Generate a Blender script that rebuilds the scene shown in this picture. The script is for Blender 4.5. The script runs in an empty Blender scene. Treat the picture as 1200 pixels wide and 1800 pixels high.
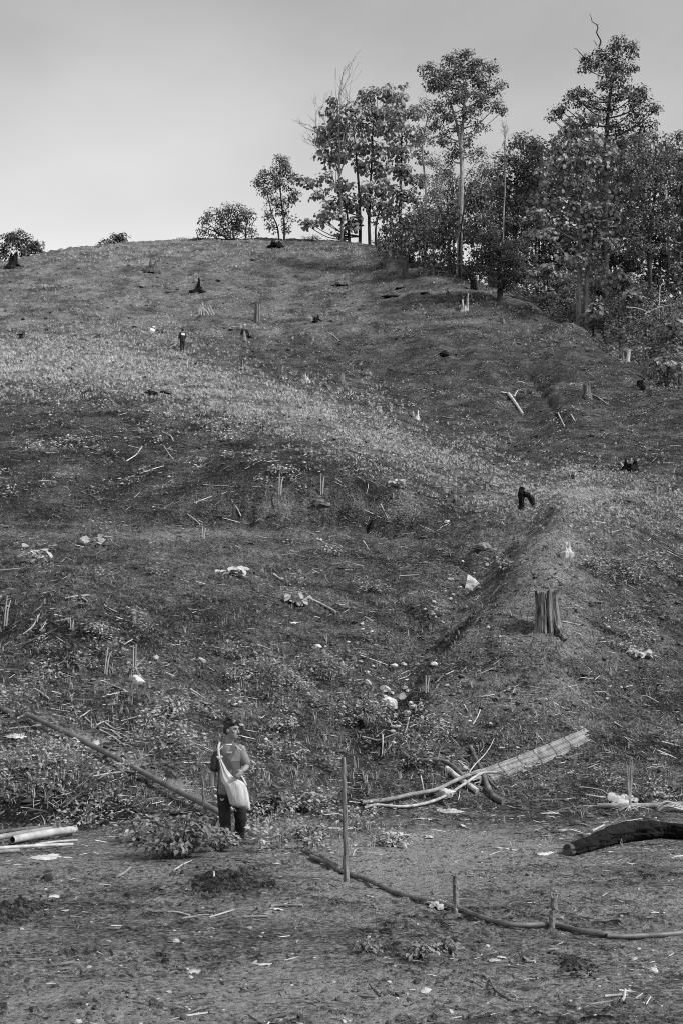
import bpy, math, random
import numpy as np
from mathutils import Vector, Matrix

rnd = random.Random(7)
rng = np.random.default_rng(11)
C = bpy.context.scene.collection
scene = bpy.context.scene

# ------------------------------------------------------------------ camera, sky, sun, exposure
CAM_H, FPX, HOR = 2.2, 2500.0, 1195.0          # eye height, focal length in photo pixels, horizon row
TH = math.atan((HOR - 900.0) / FPX)            # camera looks up by this much
cam = bpy.data.cameras.new('camera')
cam_o = bpy.data.objects.new('camera', cam); C.objects.link(cam_o)
cam.sensor_fit = 'VERTICAL'; cam.sensor_height = 36.0; cam.lens = 36.0 * FPX / 1800.0
cam.clip_start = 0.1; cam.clip_end = 6000
cam_o.location = (0, 0, CAM_H); cam_o.rotation_euler = (math.pi / 2 + TH, 0, 0)
scene.camera = cam_o

SUN_EL, SUN_AZ = math.radians(42), math.radians(112)
world = bpy.data.worlds.new('World'); scene.world = world; world.use_nodes = True
wt = world.node_tree; wt.nodes.clear()
def wn(t, **kw):
    n = wt.nodes.new(t)
    for k, v in kw.items(): setattr(n, k, v)
    return n
sky = wn('ShaderNodeTexSky', sky_type='NISHITA', sun_disc=False)
sky.sun_elevation = SUN_EL; sky.sun_rotation = SUN_AZ
sky.air_density = 1.0; sky.dust_density = 3.0; sky.ozone_density = 1.0
bw = wn('ShaderNodeRGBToBW')                    # monochrome photograph
wt.links.new(sky.outputs[0], bw.inputs[0])
tc = wn('ShaderNodeTexCoord'); mp = wn('ShaderNodeMapping'); mp.inputs['Scale'].default_value = (1.0, 1.0, 2.2)
nz = wn('ShaderNodeTexNoise'); nz.inputs['Scale'].default_value = 3.4; nz.inputs['Detail'].default_value = 5; nz.inputs['Roughness'].default_value = .45
wt.links.new(tc.outputs['Generated'], mp.inputs[0]); wt.links.new(mp.outputs[0], nz.inputs[0])
cl = wn('ShaderNodeMapRange'); cl.inputs[1].default_value = .3; cl.inputs[2].default_value = .7; cl.inputs[3].default_value = .74; cl.inputs[4].default_value = 1.16
wt.links.new(nz.outputs['Fac'], cl.inputs[0])
sx = wn('ShaderNodeSeparateXYZ'); wt.links.new(tc.outputs['Generated'], sx.inputs[0])
el = wn('ShaderNodeValToRGB'); wt.links.new(sx.outputs[2], el.inputs[0])         # thin overcast: bright low down, greyer aloft
el.color_ramp.elements[0].position = 0.0; el.color_ramp.elements[0].color = (.95, .95, .95, 1)
el.color_ramp.elements[1].position = 1.0; el.color_ramp.elements[1].color = (.52, .52, .52, 1)
for p_, c_ in ((.22, .84), (.45, .42)):
    e_ = el.color_ramp.elements.new(p_); e_.color = (c_, c_, c_, 1)
vm = wn('ShaderNodeMath', operation='MULTIPLY'); wt.links.new(el.outputs[0], vm.inputs[0]); wt.links.new(cl.outputs[0], vm.inputs[1])
v4 = wn('ShaderNodeMath', operation='MULTIPLY'); wt.links.new(vm.outputs[0], v4.inputs[0]); v4.inputs[1].default_value = 4.6
mx = wn('ShaderNodeMix', data_type='FLOAT'); mx.inputs[0].default_value = 0.85     # veil of thin cloud over the sky
wt.links.new(bw.outputs[0], mx.inputs[2]); wt.links.new(v4.outputs[0], mx.inputs[3])
bg = wn('ShaderNodeBackground'); bg.inputs[1].default_value = 0.14
wo = wn('ShaderNodeOutputWorld')
wt.links.new(mx.outputs[0], bg.inputs[0]); wt.links.new(bg.outputs[0], wo.inputs[0])

sun = bpy.data.lights.new('sun', 'SUN'); sun.energy = 2.6; sun.angle = math.radians(12); sun.color = (1, 1, 1)
sun_o = bpy.data.objects.new('sun', sun); C.objects.link(sun_o)
sd = Vector((math.sin(SUN_AZ) * math.cos(SUN_EL), math.cos(SUN_AZ) * math.cos(SUN_EL), math.sin(SUN_EL)))
sun_o.rotation_euler = sd.to_track_quat('Z', 'Y').to_euler()
scene.view_settings.view_transform = 'Standard'; scene.view_settings.look = 'None'
scene.view_settings.exposure = 0.8; scene.view_settings.gamma = 1.0; scene.view_settings.use_curve_mapping = False
scene.cycles.use_denoising = False; scene.cycles.pixel_filter_type = 'BLACKMAN_HARRIS'; scene.cycles.filter_width = 1.0; scene.cycles.use_adaptive_sampling = False
scene.cycles.max_bounces = 5; scene.cycles.diffuse_bounces = 2; scene.cycles.glossy_bounces = 1; scene.cycles.transmission_bounces = 2

# ------------------------------------------------------------------ noise
_perm = np.random.default_rng(3).permutation(512)
_perm = np.concatenate([_perm, _perm, _perm])
_gr = np.random.default_rng(4).normal(size=(512, 2)); _gr /= np.linalg.norm(_gr, axis=1, keepdims=True)
def noise2(x, y):
    x = np.asarray(x, float); y = np.asarray(y, float)
    xi = np.floor(x).astype(int); yi = np.floor(y).astype(int); xf = x - xi; yf = y - yi
    u = xf * xf * xf * (xf * (xf * 6 - 15) + 10); w = yf * yf * yf * (yf * (yf * 6 - 15) + 10)
    def g(a, b, dx, dy):
        h = _perm[(_perm[a & 511] + b) & 511]
        return _gr[h, 0] * dx + _gr[h, 1] * dy
    n00 = g(xi, yi, xf, yf); n10 = g(xi + 1, yi, xf - 1, yf); n01 = g(xi, yi + 1, xf, yf - 1); n11 = g(xi + 1, yi + 1, xf - 1, yf - 1)
    return 1.5 * ((n00 * (1 - u) + n10 * u) * (1 - w) + (n01 * (1 - u) + n11 * u) * w)
def fbm(x, y, o=4, gain=.5):
    s = 0; a = 1.0; t = 0
    for i in range(o):
        s = s + a * noise2(x * 2 ** i + 17.3 * i, y * 2 ** i - 9.1 * i); t += a; a *= gain
    return s / t
def sstep(a, b, x):
    t = np.clip((x - a) / (b - a), 0, 1); return t * t * (3 - 2 * t)

# ------------------------------------------------------------------ photo rays <-> places on the land
_c, _s = math.cos(TH), math.sin(TH)
def to_UV(u, v):
    a = (np.asarray(u, float) - 600) / FPX; b = (900 - np.asarray(v, float)) / FPX
    dy = _c - b * _s; dz = _s + b * _c
    return 600 + FPX * a / dy, HOR - FPX * dz / dy
def to_uv(U, V):
    a = (np.asarray(U, float) - 600) / FPX; e = (HOR - np.asarray(V, float)) / FPX
    b = (e * _c - _s) / (_c + e * _s); dy = _c - b * _s
    return 600 + FPX * a * dy, 900 - FPX * b
def pt(u, v, D):                                   # the place D metres ahead seen along a ray
    U, V = to_UV(u, v)
    return np.array([(U - 600) / FPX * D, D, CAM_H + (HOR - V) / FPX * D])

def flat(D): return HOR + FPX * CAM_H / D
# profiles of the land: distance ahead and sight row, station by station across the slope
def prof(dflat, rest):
    f = [(d, None) for d in (5, 8, 11, 15, dflat) if d <= dflat]
    return f + rest
COLS = {
 -400: prof(19.5, [(21.2,1450),(21.8,1388),(24,1300),(26.5,1215),(29.5,1140),(33,1060),(39,985),(44,935),(53,805),(66,700),(84,655),(102,610),(125,525),(142,500),(160,515),(200,600),(260,700)]),
 0:   prof(19.6, [(21.0,1452),(21.7,1385),(24,1295),(26.4,1212),(29.5,1135),(33,1055),(39,985),(44,935),(53,800),(66,690),(84,645),(102,600),(125,508),(142,462),(160,475),(200,560),(260,680)]),
 120: prof(20.2, [(21.0,1450),(21.6,1394),(23.5,1303),(25.8,1232),(27.2,1195),(28.7,1146),(29.7,1090),(35,1020),(44.5,935),(52,810),(66,685),(84,640),(103,598),(126,505),(146,440),(165,455),(205,550),(260,670)]),
 200: prof(19.9, [(20.7,1443),(21.2,1402),(22.3,1345),(24.5,1268),(27,1200),(29,1142),(30.3,1090),(35.5,1020),(45,935),(50,845),(66,685),(84,643),(103,602),(126,510),(148,431),(168,446),(208,545),(260,670)]),
 300: prof(19.6, [(20.6,1430),(21.5,1385),(24,1290),(26.5,1225),(30,1135),(34,1060),(39,995),(45,935),(48.5,862),(57,762),(66,690),(84,650),(104,610),(126,520),(149,425),(170,440),(210,540),(260,670)]),
 380: prof(19.5, [(20.4,1430),(21.8,1380),(24.6,1300),(28.4,1200),(32.5,1100),(39,1000),(45,935),(46.5,919),(47.1,878),(55,785),(66,695),(90,640),(106,605),(126,520),(150,423),(171,438),(210,535),(260,665)]),
 450: prof(20.8, [(22.5,1400),(25.5,1300),(29,1200),(33.5,1100),(40,1000),(45.5,935),(46.6,919),(47.1,865),(55,785),(66,705),(92,648),(106,608),(126,520),(150,424),(171,438),(210,530),(260,660)]),
 600: prof(22.6, [(24.5,1380),(27,1300),(30.5,1200),(35,1100),(41,1003),(46,930),(47.0,914),(47.6,848),(54,795),(66,732),(92,665),(115,560),(132,490),(148,427),(165,436),(205,510),(260,640)]),
 680: prof(23.3, [(24.4,1392),(26.6,1318),(27.3,1262),(28.6,1236),(30.5,1196),(33.5,1130),(39,1050),(45.5,952),(47.4,920),(48.1,862),(54,806),(64,760),(88,690),(113,560),(132,480),(144,438),(155,448),(200,520),(260,640)]),
 760: prof(23.8, [(25.2,1376),(26.6,1318),(28.5,1248),(31,1180),(34.2,1118),(38.5,1048),(45,962),(48,912),(49,885),(52,855),(60,800),(84,722),(110,565),(127,488),(134,470),(142,480),(170,500),(210,530),(260,600)]),
 840: prof(24.2, [(25.6,1376),(27.6,1300),(30.4,1200),(32.4,1132),(34.2,1085),(36,1082),(39.3,1038),(44,972),(48.5,905),(54,855),(62,808),(80,745),(103,600),(120,515),(127,498),(134,508),(160,525),(200,545),(260,600)]),
 920: prof(24.4, [(25.5,1385),(27.9,1300),(30.5,1200),(33,1112),(36.3,1035),(39.5,990),(42,975),(44.5,962),(50,892),(58,848),(72,782),(86,718),(103,610),(118,530),(122,523),(128,532),(150,530),(190,520),(260,580)]),
 1000: prof(24.4, [(25.4,1388),(28.1,1300),(30.6,1200),(33,1116),(36.5,1030),(40,962),(45,902),(48,882),(53,868),(62,818),(82,712),(98,625),(110,571),(116,582),(140,565),(180,540),(260,580)]),
 1100: prof(24.4, [(25.4,1392),(28.3,1305),(31,1210),(33.5,1122),(37,1036),(40.5,965),(46,896),(52,868),(64,812),(78,740),(90,672),(98,637),(104,648),(130,600),(175,550),(260,590)]),
 1200: prof(24.4, [(25.6,1396),(28.6,1318),(31.5,1225),(34.4,1138),(38,1052),(42,978),(47,908),(54,868),(63,818),(74,756),(86,690),(92,702),(120,640),(170,565),(260,590)]),
 1600: prof(24.4, [(26,1400),(29,1335),(32,1260),(35,1190),(39,1110),(43,1030),(48,960),(55,900),(64,850),(74,810),(80,812),(90,815),(120,690),(170,590),(260,600)]),
}
def pchip(x, y, xq):
    x = np.asarray(x, float); y = np.asarray(y, float); h = np.diff(x); d = np.diff(y) / h
    m = np.zeros_like(y)
    w1 = 2 * h[1:] + h[:-1]; w2 = h[1:] + 2 * h[:-1]
    ok = d[:-1] * d[1:] > 0
    with np.errstate(divide='ignore', invalid='ignore'):
        hm = (w1 + w2) / (w1 / d[:-1] + w2 / d[1:])
    m[1:-1] = np.where(ok, hm, 0); m[0] = d[0]; m[-1] = d[-1]
    i = np.clip(np.searchsorted(x, xq) - 1, 0, len(h) - 1); t = (xq - x[i]) / h[i]
    h00 = 2*t**3 - 3*t**2 + 1; h10 = t**3 - 2*t**2 + t; h01 = -2*t**3 + 3*t**2; h11 = t**3 - t**2
    return h00*y[i] + h10*h[i]*m[i] + h01*y[i+1] + h11*h[i]*m[i+1]

NR = 620
ROWS = np.concatenate([np.geomspace(4.0, 8.5, 16)[:-1], np.geomspace(8.5, 21.0, 330)[:-1], np.geomspace(21.0, 52.0, 250)[:-1], np.geomspace(52.0, 155.0, 370)[:-1], np.geomspace(155, 260, 26)])
NR = len(ROWS)
UG = np.concatenate([np.linspace(-3600, -260, 26)[:-1], np.arange(-260, 1461, 5.0), np.linspace(1464, 4800, 26)[1:]])
NU = len(UG)
uc = sorted(COLS)
Pu = np.zeros((NR, len(uc))); Pv = np.zeros((NR, len(uc)))
for j, u in enumerate(uc):
    ds = []; zs = []
    for d, v in COLS[u]:
        if v is None: z = 0.0; 
        else:
            U, V = to_UV(u, v); z = CAM_H + (HOR - V) / FPX * d
        ds.append(math.log(d)); zs.append(z)
    z = pchip(ds, zs, np.log(ROWS))
    V = HOR - (z - CAM_H) * FPX / ROWS
    uu, vv = to_uv(np.full(NR, 600.0), V)
    U, _ = to_UV(np.full(NR, float(u)), np.clip(vv, 300, 1900))
    Pu[:, j] = U; Pv[:, j] = z
Z = np.zeros((NR, NU))
for i in range(NR):
    Z[i] = pchip(Pu[i], Pv[i], np.clip(UG, Pu[i, 0], Pu[i, -1]))
X = (UG[None] - 600) / FPX * ROWS[:, None]; Y = np.repeat(ROWS[:, None], NU, 1)
# relief of the soil: clods and ruts in front, contour rills and lumps on the slope
slope = sstep(22, 30, Y)
Z = Z + (1 - slope) * (.06 * fbm(X / 1.9, Y / 1.5, 3) + .028 * fbm(X / .38 + 5, Y / .33, 4, .6) * (1 + 1.4 * sstep(-.1, .5, noise2(X / 1.6 + 40, Y / 1.2))))
Z = Z + slope * (.16 * fbm(X / 4.2, Y / 3.1, 3) + .11 * fbm(X / 1.15, Y / .8, 4, .6) + .05 * fbm(X / 2.4 + 3, Y / .42, 2))
Z = Z + slope * (.05 * fbm(X / .42 + 7, Y / .4, 3, .65))
Z = Z + sstep(60, 100, Y) * (.28 * fbm(X / 5.5, Y / 4.0, 4, .6) + .16 * fbm(X / 5.0 + 8, Y / 1.3, 2))
crumb = sstep(.08, .30, fbm(X / .17 + 3, Y / .15, 3, .6)) * sstep(-.25, .35, fbm(X / 1.3 + 31, Y / 1.0, 3, .6))
Z = Z + (1 - slope) * .03 * crumb
Z = Z + slope * .07 * np.clip(sstep(.05, .35, fbm(X / .5 + 3, Y / .42, 3, .65)), 0, 1) * (.6 + .9 * sstep(60, 110, Y))
lump = np.clip(fbm(X / .33 + 11, Y / .30, 3, .7), -.1, 1); lump2 = np.clip(fbm(X / .8 + 21, Y / .75, 3, .7), -.1, 1)
Z = Z + slope * (.17 * lump * (1 - sstep(60, 90, Y)) + .30 * lump2 * sstep(45, 80, Y))
uu_, vv_ = to_uv(UG[None] + 0 * Y, HOR - (Z - CAM_H) * FPX / Y)     # where each bit of land lies in the photo
bank = np.exp(-((Y - 47.0) / 1.0) ** 2) * sstep(330, 420, uu_) * (1 - sstep(720, 790, uu_))
Z = Z + bank * (.35 * fbm(X / .5, Y / 3, 3, .65) - .15 * np.exp(-(noise2(X / .75 + 5, Y / 7) / .2) ** 2) - .09 * np.exp(-(noise2(X / .4 + 15, Y / 6) / .2) ** 2) + .06)
# small hollow behind the bamboo at the left and the deep rut in the gully
Z = Z - .14 * np.exp(-((uu_ - 640) / 34) ** 2 - ((Y - 26.9) / .8) ** 2)
def ridge(uu, vv, pts, w):
    d = np.full(uu.shape, 1e9)
    for (a, b), (c, e) in zip(pts[:-1], pts[1:]):
        px, py = uu - a, vv - b; vx, vy = c - a, e - b
        t = np.clip((px * vx + py * vy) / (vx * vx + vy * vy), 0, 1)
        d = np.minimum(d, np.hypot(px - t * vx, py - t * vy))
    return np.exp(-(d / w) ** 2)
GUL = [(850, 985), (790, 1060), (710, 1160), (690, 1235), (668, 1300)]
SPUR = [(1020, 880), (990, 940), (960, 1010), (940, 1090), (930, 1180)]
Z = Z + .38 * ridge(uu_, vv_, SPUR, 100) * sstep(24, 29, Y) * (1 - sstep(48, 54, Y)) - .46 * ridge(uu_ + 26 * noise2(X / .9, Y / 1.1), vv_ + 14 * noise2(X / 1.1 + 7, Y / .8), GUL, 38) * (.55 + .8 * np.clip(noise2(X / 1.3 + 3, Y / 1.4) + .4, 0, 1)) * (Y > 24) * (Y < 52)
Z = Z - .22 * ridge(uu_, vv_, [(930, 662), (975, 720), (985, 745)], 9) * (Y > 60)
Z = Z - .18 * ridge(uu_, vv_, [(790, 590), (840, 660), (900, 700)], 10) * (Y > 60)
VG = HOR - (Z - CAM_H) * FPX / Y
VMIN = np.minimum.accumulate(VG, axis=0)
def Hxy(x, y):
    x = np.asarray(x, float); y = np.maximum(np.asarray(y, float), ROWS[0])
    U = 600 + FPX * x / y
    r = np.interp(y, ROWS, np.arange(NR)); c = np.interp(U, UG, np.arange(NU))
    i = np.clip(r.astype(int), 0, NR - 2); j = np.clip(c.astype(int), 0, NU - 2); a = r - i; b = c - j
    return (Z[i, j] * (1-a) * (1-b) + Z[i+1, j] * a * (1-b) + Z[i, j+1] * (1-a) * b + Z[i+1, j+1] * a * b)
def hits(u, v):
    """first land met along photo rays -> (N,3), with NaN where the ray meets only sky"""
    U, V = to_UV(u, v); U = np.atleast_1d(U); V = np.atleast_1d(V)
    j = np.clip(np.round(np.interp(U, UG, np.arange(NU))).astype(int), 0, NU - 1)
    P = np.full((len(U), 3), np.nan)
    order = np.argsort(j, kind='stable'); js = j[order]
    st = np.searchsorted(js, np.arange(NU)); en = np.searchsorted(js, np.arange(NU), 'right')
    for k in np.unique(js):
        idx = order[st[k]:en[k]]; pm = VMIN[:, k]
        r = np.searchsorted(-pm, -V[idx])
        ok = (r > 0) & (r < NR); r2 = r[ok]; q = idx[ok]
        t = (pm[r2 - 1] - V[q]) / np.maximum(pm[r2 - 1] - pm[r2], 1e-9)
        D = ROWS[r2 - 1] + t * (ROWS[r2] - ROWS[r2 - 1])
        P[q, 1] = D; P[q, 0] = (U[q] - 600) / FPX * D
    m = ~np.isnan(P[:, 1]); P[m, 2] = Hxy(P[m, 0], P[m, 1])
    return P
def at(u, v, dflt=150.0):
    p = hits(np.array([u]), np.array([v]))[0]
    if np.isnan(p[1]):
        U, V = to_UV(u, v); x = (U - 600) / FPX * dflt; p = np.array([x, dflt, Hxy(x, dflt)])
    return p
def stand(u, D):                                   # a place D metres ahead in photo column u, on the land
    U, V = to_UV(u, 500 if D > 60 else 1200); x = (float(U) - 600) / FPX * D
    return np.array([x, D, float(Hxy(x, D))])

# ------------------------------------------------------------------ mesh and object helpers
def mesh_np(name, chunks, smooth=False):
    """chunks: list of (V (n,3), F (m,k)) -> one mesh"""
    vs = []; loops = []; tot = []; o = 0
    for V, F in chunks:
        V = np.asarray(V, float).reshape(-1, 3); F = np.asarray(F, int)
        if len(F) == 0: continue
        vs.append(V); loops.append((F + o).ravel()); tot.append(np.full(len(F), F.shape[1])); o += len(V)
    V = np.concatenate(vs); L = np.concatenate(loops); T = np.concatenate(tot)
    me = bpy.data.meshes.new(name)
    me.vertices.add(len(V)); me.vertices.foreach_set('co', V.astype(np.float32).ravel())
    me.loops.add(len(L)); me.loops.foreach_set('vertex_index', L.astype(np.int32))
    me.polygons.add(len(T)); st = np.concatenate([[0], np.cumsum(T)[:-1]])
    me.polygons.foreach_set('loop_start', st.astype(np.int32))
    me.polygons.foreach_set('use_smooth', np.full(len(T), smooth))
    me.update(calc_edges=True); me.validate()
    return me
def obj(name, chunks, mat, parent=None, smooth=False, loc=None):
    me = chunks if isinstance(chunks, bpy.types.Mesh) else mesh_np(name, chunks, smooth)
    o = bpy.data.objects.new(name, me); C.objects.link(o)
    if mat and not me.materials: me.materials.append(mat)
    if loc is not None: o.location = [float(q) for q in loc]
    if parent is not None: o.parent = parent
    return o
def tag(o, label, cat, group=None):
    o['label'] = label; o['category'] = cat
    if group: o['group'] = group
    return o
def thing(name, label, cat, loc=(0, 0, 0), group=None, rz=0.0):
    o = bpy.data.objects.new(name, None); C.objects.link(o)
    o.location = [float(q) for q in loc]; o.rotation_euler = (0, 0, rz); o.empty_display_size = .2
    return tag(o, label, cat, group)
def tube(pts, rad, n=7, caps=True, jit=0.0, seed=0):
    pts = np.asarray(pts, float); m = len(pts)
    rad = np.broadcast_to(np.asarray(rad, float).reshape(-1, 1) if np.ndim(rad) else np.full((m, 1), rad), (m, 1)).copy()
    r = np.random.default_rng(seed)
    T = np.gradient(pts, axis=0); T /= np.linalg.norm(T, axis=1, keepdims=True) + 1e-9
    ref = np.array([0., 0, 1]) if abs(T[0, 2]) < .9 else np.array([1., 0, 0])
    A = np.zeros_like(T); B = np.zeros_like(T); a = np.cross(T[0], ref); a /= np.linalg.norm(a)
    for i in range(m):
        a = a - T[i] * (a @ T[i]); a /= np.linalg.norm(a) + 1e-9; A[i] = a; B[i] = np.cross(T[i], a)
    ang = np.linspace(0, 2 * np.pi, n, endpoint=False)
    rr = rad * (1 + jit * r.normal(size=(m, n)))
    V = pts[:, None] + rr[..., None] * (np.cos(ang)[None, :, None] * A[:, None] + np.sin(ang)[None, :, None] * B[:, None])
    V = V.reshape(-1, 3)
    i = np.arange(m - 1)[:, None] * n; k = np.arange(n)[None]; k2 = (k + 1) % n
    F = np.stack([i + k, i + k2, i + n + k2, i + n + k], -1).reshape(-1, 4)
    out = [(V, F)]
    if caps:
        for e, fl in ((0, True), (m - 1, False)):
            Vc = np.vstack([V[e * n:(e + 1) * n], pts[e]]); q = np.arange(n); q2 = (q + 1) % n
            Fc = np.stack([q2, q, np.full(n, n)], -1) if fl else np.stack([q, q2, np.full(n, n)], -1)
            out.append((Vc, Fc))
    return out
def smoothline(pts, k=6):
    """Catmull-Rom through points"""
    P = np.asarray(pts, float); P = np.vstack([2 * P[0] - P[1], P, 2 * P[-1] - P[-2]]); out = []
    for i in range(1, len(P) - 2):
        t = np.linspace(0, 1, k, endpoint=False)[:, None]
        out.append(.5 * (2*P[i] + (P[i+1]-P[i-1])*t + (2*P[i-1]-5*P[i]+4*P[i+1]-P[i+2])*t**2 + (-P[i-1]+3*P[i]-3*P[i+1]+P[i+2])*t**3))
    return np.vstack(out + [P[-2][None]])
def box(c, s, R=None):
    q = np.array([[x, y, z] for x in (-.5, .5) for y in (-.5, .5) for z in (-.5, .5)]) * np.asarray(s, float)
    if R is not None: q = q @ np.asarray(R).T
    return (q + np.asarray(c, float), np.array([[0,1,3,2],[4,6,7,5],[0,4,5,1],[2,3,7,6],[0,2,6,4],[1,5,7,3]]))
def ell(c, r, R=None, n=14, m=9):
    th = np.linspace(0, np.pi, m + 1)[1:-1]; ph = np.linspace(0, 2*np.pi, n, endpoint=False)
    V = np.array([[math.sin(t)*math.cos(p), math.sin(t)*math.sin(p), math.cos(t)] for t in th for p in ph] + [[0,0,1],[0,0,-1]]) * np.asarray(r, float)
    if R is not None: V = V @ np.asarray(R).T
    F = []; k = len(th)
    for i in range(k - 1):
        for j in range(n): F.append([i*n+j, (i+1)*n+j, (i+1)*n+(j+1)%n, i*n+(j+1)%n])
    Ft = [[k*n, j, (j+1)%n] for j in range(n)] + [[k*n+1, (k-1)*n+(j+1)%n, (k-1)*n+j] for j in range(n)]
    V = V + np.asarray(c, float)
    q = np.array(F); t = np.array(Ft)
    # keep one vertex set so that the skin is closed
    return [(V, np.vstack([np.stack([q[:,0],q[:,1],q[:,2]],-1), np.stack([q[:,0],q[:,2],q[:,3]],-1), t]))]
def rot(ax, a):
    return np.array(Matrix.Rotation(a, 3, ax))
def weld(me, d=1e-4):
    import bmesh
    bm = bmesh.new(); bm.from_mesh(me); bmesh.ops.remove_doubles(bm, verts=bm.verts, dist=d); bm.to_mesh(me); bm.free(); return me
def batch(tv, tf, P, R, S):
    tv = np.asarray(tv, float); tf = np.asarray(tf, int); N = len(P); k = len(tv)
    S = np.asarray(S, float)
    if S.ndim == 1: S = np.repeat(S[:, None], 3, 1)
    V = np.einsum('nij,nkj->nki', R, tv[None] * S[:, None, :]) + P[:, None, :]
    F = tf[None] + (np.arange(N) * k)[:, None, None]
    return V.reshape(-1, 3), F.reshape(-1, tf.shape[1])
def Rz(a):
    c, s = np.cos(a), np.sin(a); R = np.zeros((len(a), 3, 3)); R[:,0,0]=c; R[:,0,1]=-s; R[:,1,0]=s; R[:,1,1]=c; R[:,2,2]=1; return R
def Rfrom(n, d):
    """frames with z along n and y towards d"""
    n = n / (np.linalg.norm(n, axis=1, keepdims=True) + 1e-9)
    y = d - n * np.sum(n * d, 1, keepdims=True); y /= np.linalg.norm(y, axis=1, keepdims=True) + 1e-9
    x = np.cross(y, n); return np.stack([x, y, n], -1)
LEAF_V = np.array([[0,0,0],[-.30,.42,.07],[0,.5,0],[.30,.42,.07],[0,1,-.1]]); LEAF_F = np.array([[0,3,2],[3,4,2],[0,2,1],[2,4,1]])
ICO_V = None
def ico(seed=0, j=.25):
    t = (1 + 5 ** .5) / 2
    V = np.array([[-1,t,0],[1,t,0],[-1,-t,0],[1,-t,0],[0,-1,t],[0,1,t],[0,-1,-t],[0,1,-t],[t,0,-1],[t,0,1],[-t,0,-1],[-t,0,1]], float)
    V /= np.linalg.norm(V[0]); V *= 1 + j * np.random.default_rng(seed).normal(size=(12, 1))
    F = np.array([[0,11,5],[0,5,1],[0,1,7],[0,7,10],[0,10,11],[1,5,9],[5,11,4],[11,10,2],[10,7,6],[7,1,8],[3,9,4],[3,4,2],[3,2,6],[3,6,8],[3,8,9],[4,9,5],[2,4,11],[6,2,10],[8,6,7],[9,8,1]])
    return V, F
def rock_mesh(r, seed, sub=2, rough=.16):
    """a stone: subdivided icosphere with broken, lumpy sides"""
    import bmesh
    bm = bmesh.new(); bmesh.ops.create_icosphere(bm, subdivisions=sub + 2, radius=1)
    q = np.random.default_rng(seed); dirs = q.normal(size=(15, 3)); dirs /= np.linalg.norm(dirs, axis=1, keepdims=True); cut = q.uniform(.55, .88, 15)
    for v in bm.verts:
        p = np.array(v.co)
        for d, c in zip(dirs, cut):
            e = p @ d
            if e > c: p = p - d * (e - c) * .95
        p = p * (1 + rough * float(noise2(p[0]*1.7 + seed, p[1]*1.7 + p[2]*1.3)) + .05 * float(noise2(p[0]*5 + seed, p[2]*5 + p[1]*4)))
        v.co = p * np.asarray(r)
    me = bpy.data.meshes.new('stone'); bm.to_mesh(me); bm.free()
    return me

# ------------------------------------------------------------------ materials (the photograph is monochrome, so every colour is a grey)
def newmat(name):
    m = bpy.data.materials.new(name); m.use_nodes = True; t = m.node_tree; t.nodes.clear()
    return m, t
def g3(v): return (v, v, v, 1)
def mat(name, lo, hi, scale=6.0, rough=.85, bump=.3, bscale=20.0, stretch=(1, 1, 1), detail=6, spec=.25, island=0.0, transl=0.0, contrast=(.35, .65), bdist=.02):
    m, t = newmat(name); N = t.nodes; L = t.links
    tcn = N.new('ShaderNodeTexCoord'); mp = N.new('ShaderNodeMapping'); mp.inputs['Scale'].default_value = stretch
    L.new(tcn.outputs['Object'], mp.inputs[0])
    n = N.new('ShaderNodeTexNoise'); n.inputs['Scale'].default_value = scale; n.inputs['Detail'].default_value = detail; n.inputs['Roughness'].default_value = .62
    L.new(mp.outputs[0], n.inputs[0])
    r = N.new('ShaderNodeMapRange'); r.inputs[1].default_value = contrast[0]; r.inputs[2].default_value = contrast[1]
    L.new(n.outputs['Fac'], r.inputs[0])
    fac = r.outputs[0]
    if island:
        ge = N.new('ShaderNodeNewGeometry'); mi = N.new('ShaderNodeMix'); mi.data_type = 'FLOAT'; mi.inputs[0].default_value = island
        L.new(fac, mi.inputs[2]); L.new(ge.outputs['Random Per Island'], mi.inputs[3]); fac = mi.outputs[0]
    mc = N.new('ShaderNodeMix'); mc.data_type = 'RGBA'; mc.inputs[6].default_value = g3(lo); mc.inputs[7].default_value = g3(hi)
    L.new(fac, mc.inputs[0])
    p = N.new('ShaderNodeBsdfPrincipled'); p.inputs['Roughness'].default_value = rough; p.inputs['Specular IOR Level'].default_value = spec
    L.new(mc.outputs[2], p.inputs['Base Color'])
    if bump:
        n2 = N.new('ShaderNodeTexNoise'); n2.inputs['Scale'].default_value = bscale; n2.inputs['Detail'].default_value = 6
        L.new(mp.outputs[0], n2.inputs[0]); b = N.new('ShaderNodeBump'); b.inputs['Strength'].default_value = bump; b.inputs['Distance'].default_value = bdist
        L.new(n2.outputs['Fac'], b.inputs['Height']); L.new(b.outputs[0], p.inputs['Normal'])
    o = N.new('ShaderNodeOutputMaterial'); sh = p.outputs[0]
    if transl:
        tr = N.new('ShaderNodeBsdfTranslucent'); L.new(mc.outputs[2], tr.inputs[0])
        ms = N.new('ShaderNodeMixShader'); ms.inputs[0].default_value = transl; L.new(sh, ms.inputs[1]); L.new(tr.outputs[0], ms.inputs[2]); sh = ms.outputs[0]
    L.new(sh, o.inputs[0]); return m
M = {}
M['char'] = mat('charred_wood', .005, .020, 5, .9, .8, 16, (1, 1, .35), spec=.08, bdist=.03)
M['grey'] = mat('weathered_wood', .05, .22, 4, .9, .8, 12, (2.2, 2.2, .25), bdist=.03)
M['mid'] = mat('brown_wood', .035, .13, 4, .9, .8, 12, (2.2, 2.2, .25), bdist=.03)
M['pale'] = mat('pale_split_wood', .22, .60, 4, .9, .7, 12, (2.5, 2.5, .22), bdist=.02)
M['bark'] = mat('tree_bark', .08, .22, 3, .9, .9, 9, (1, 1, .35), bdist=.03)
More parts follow.
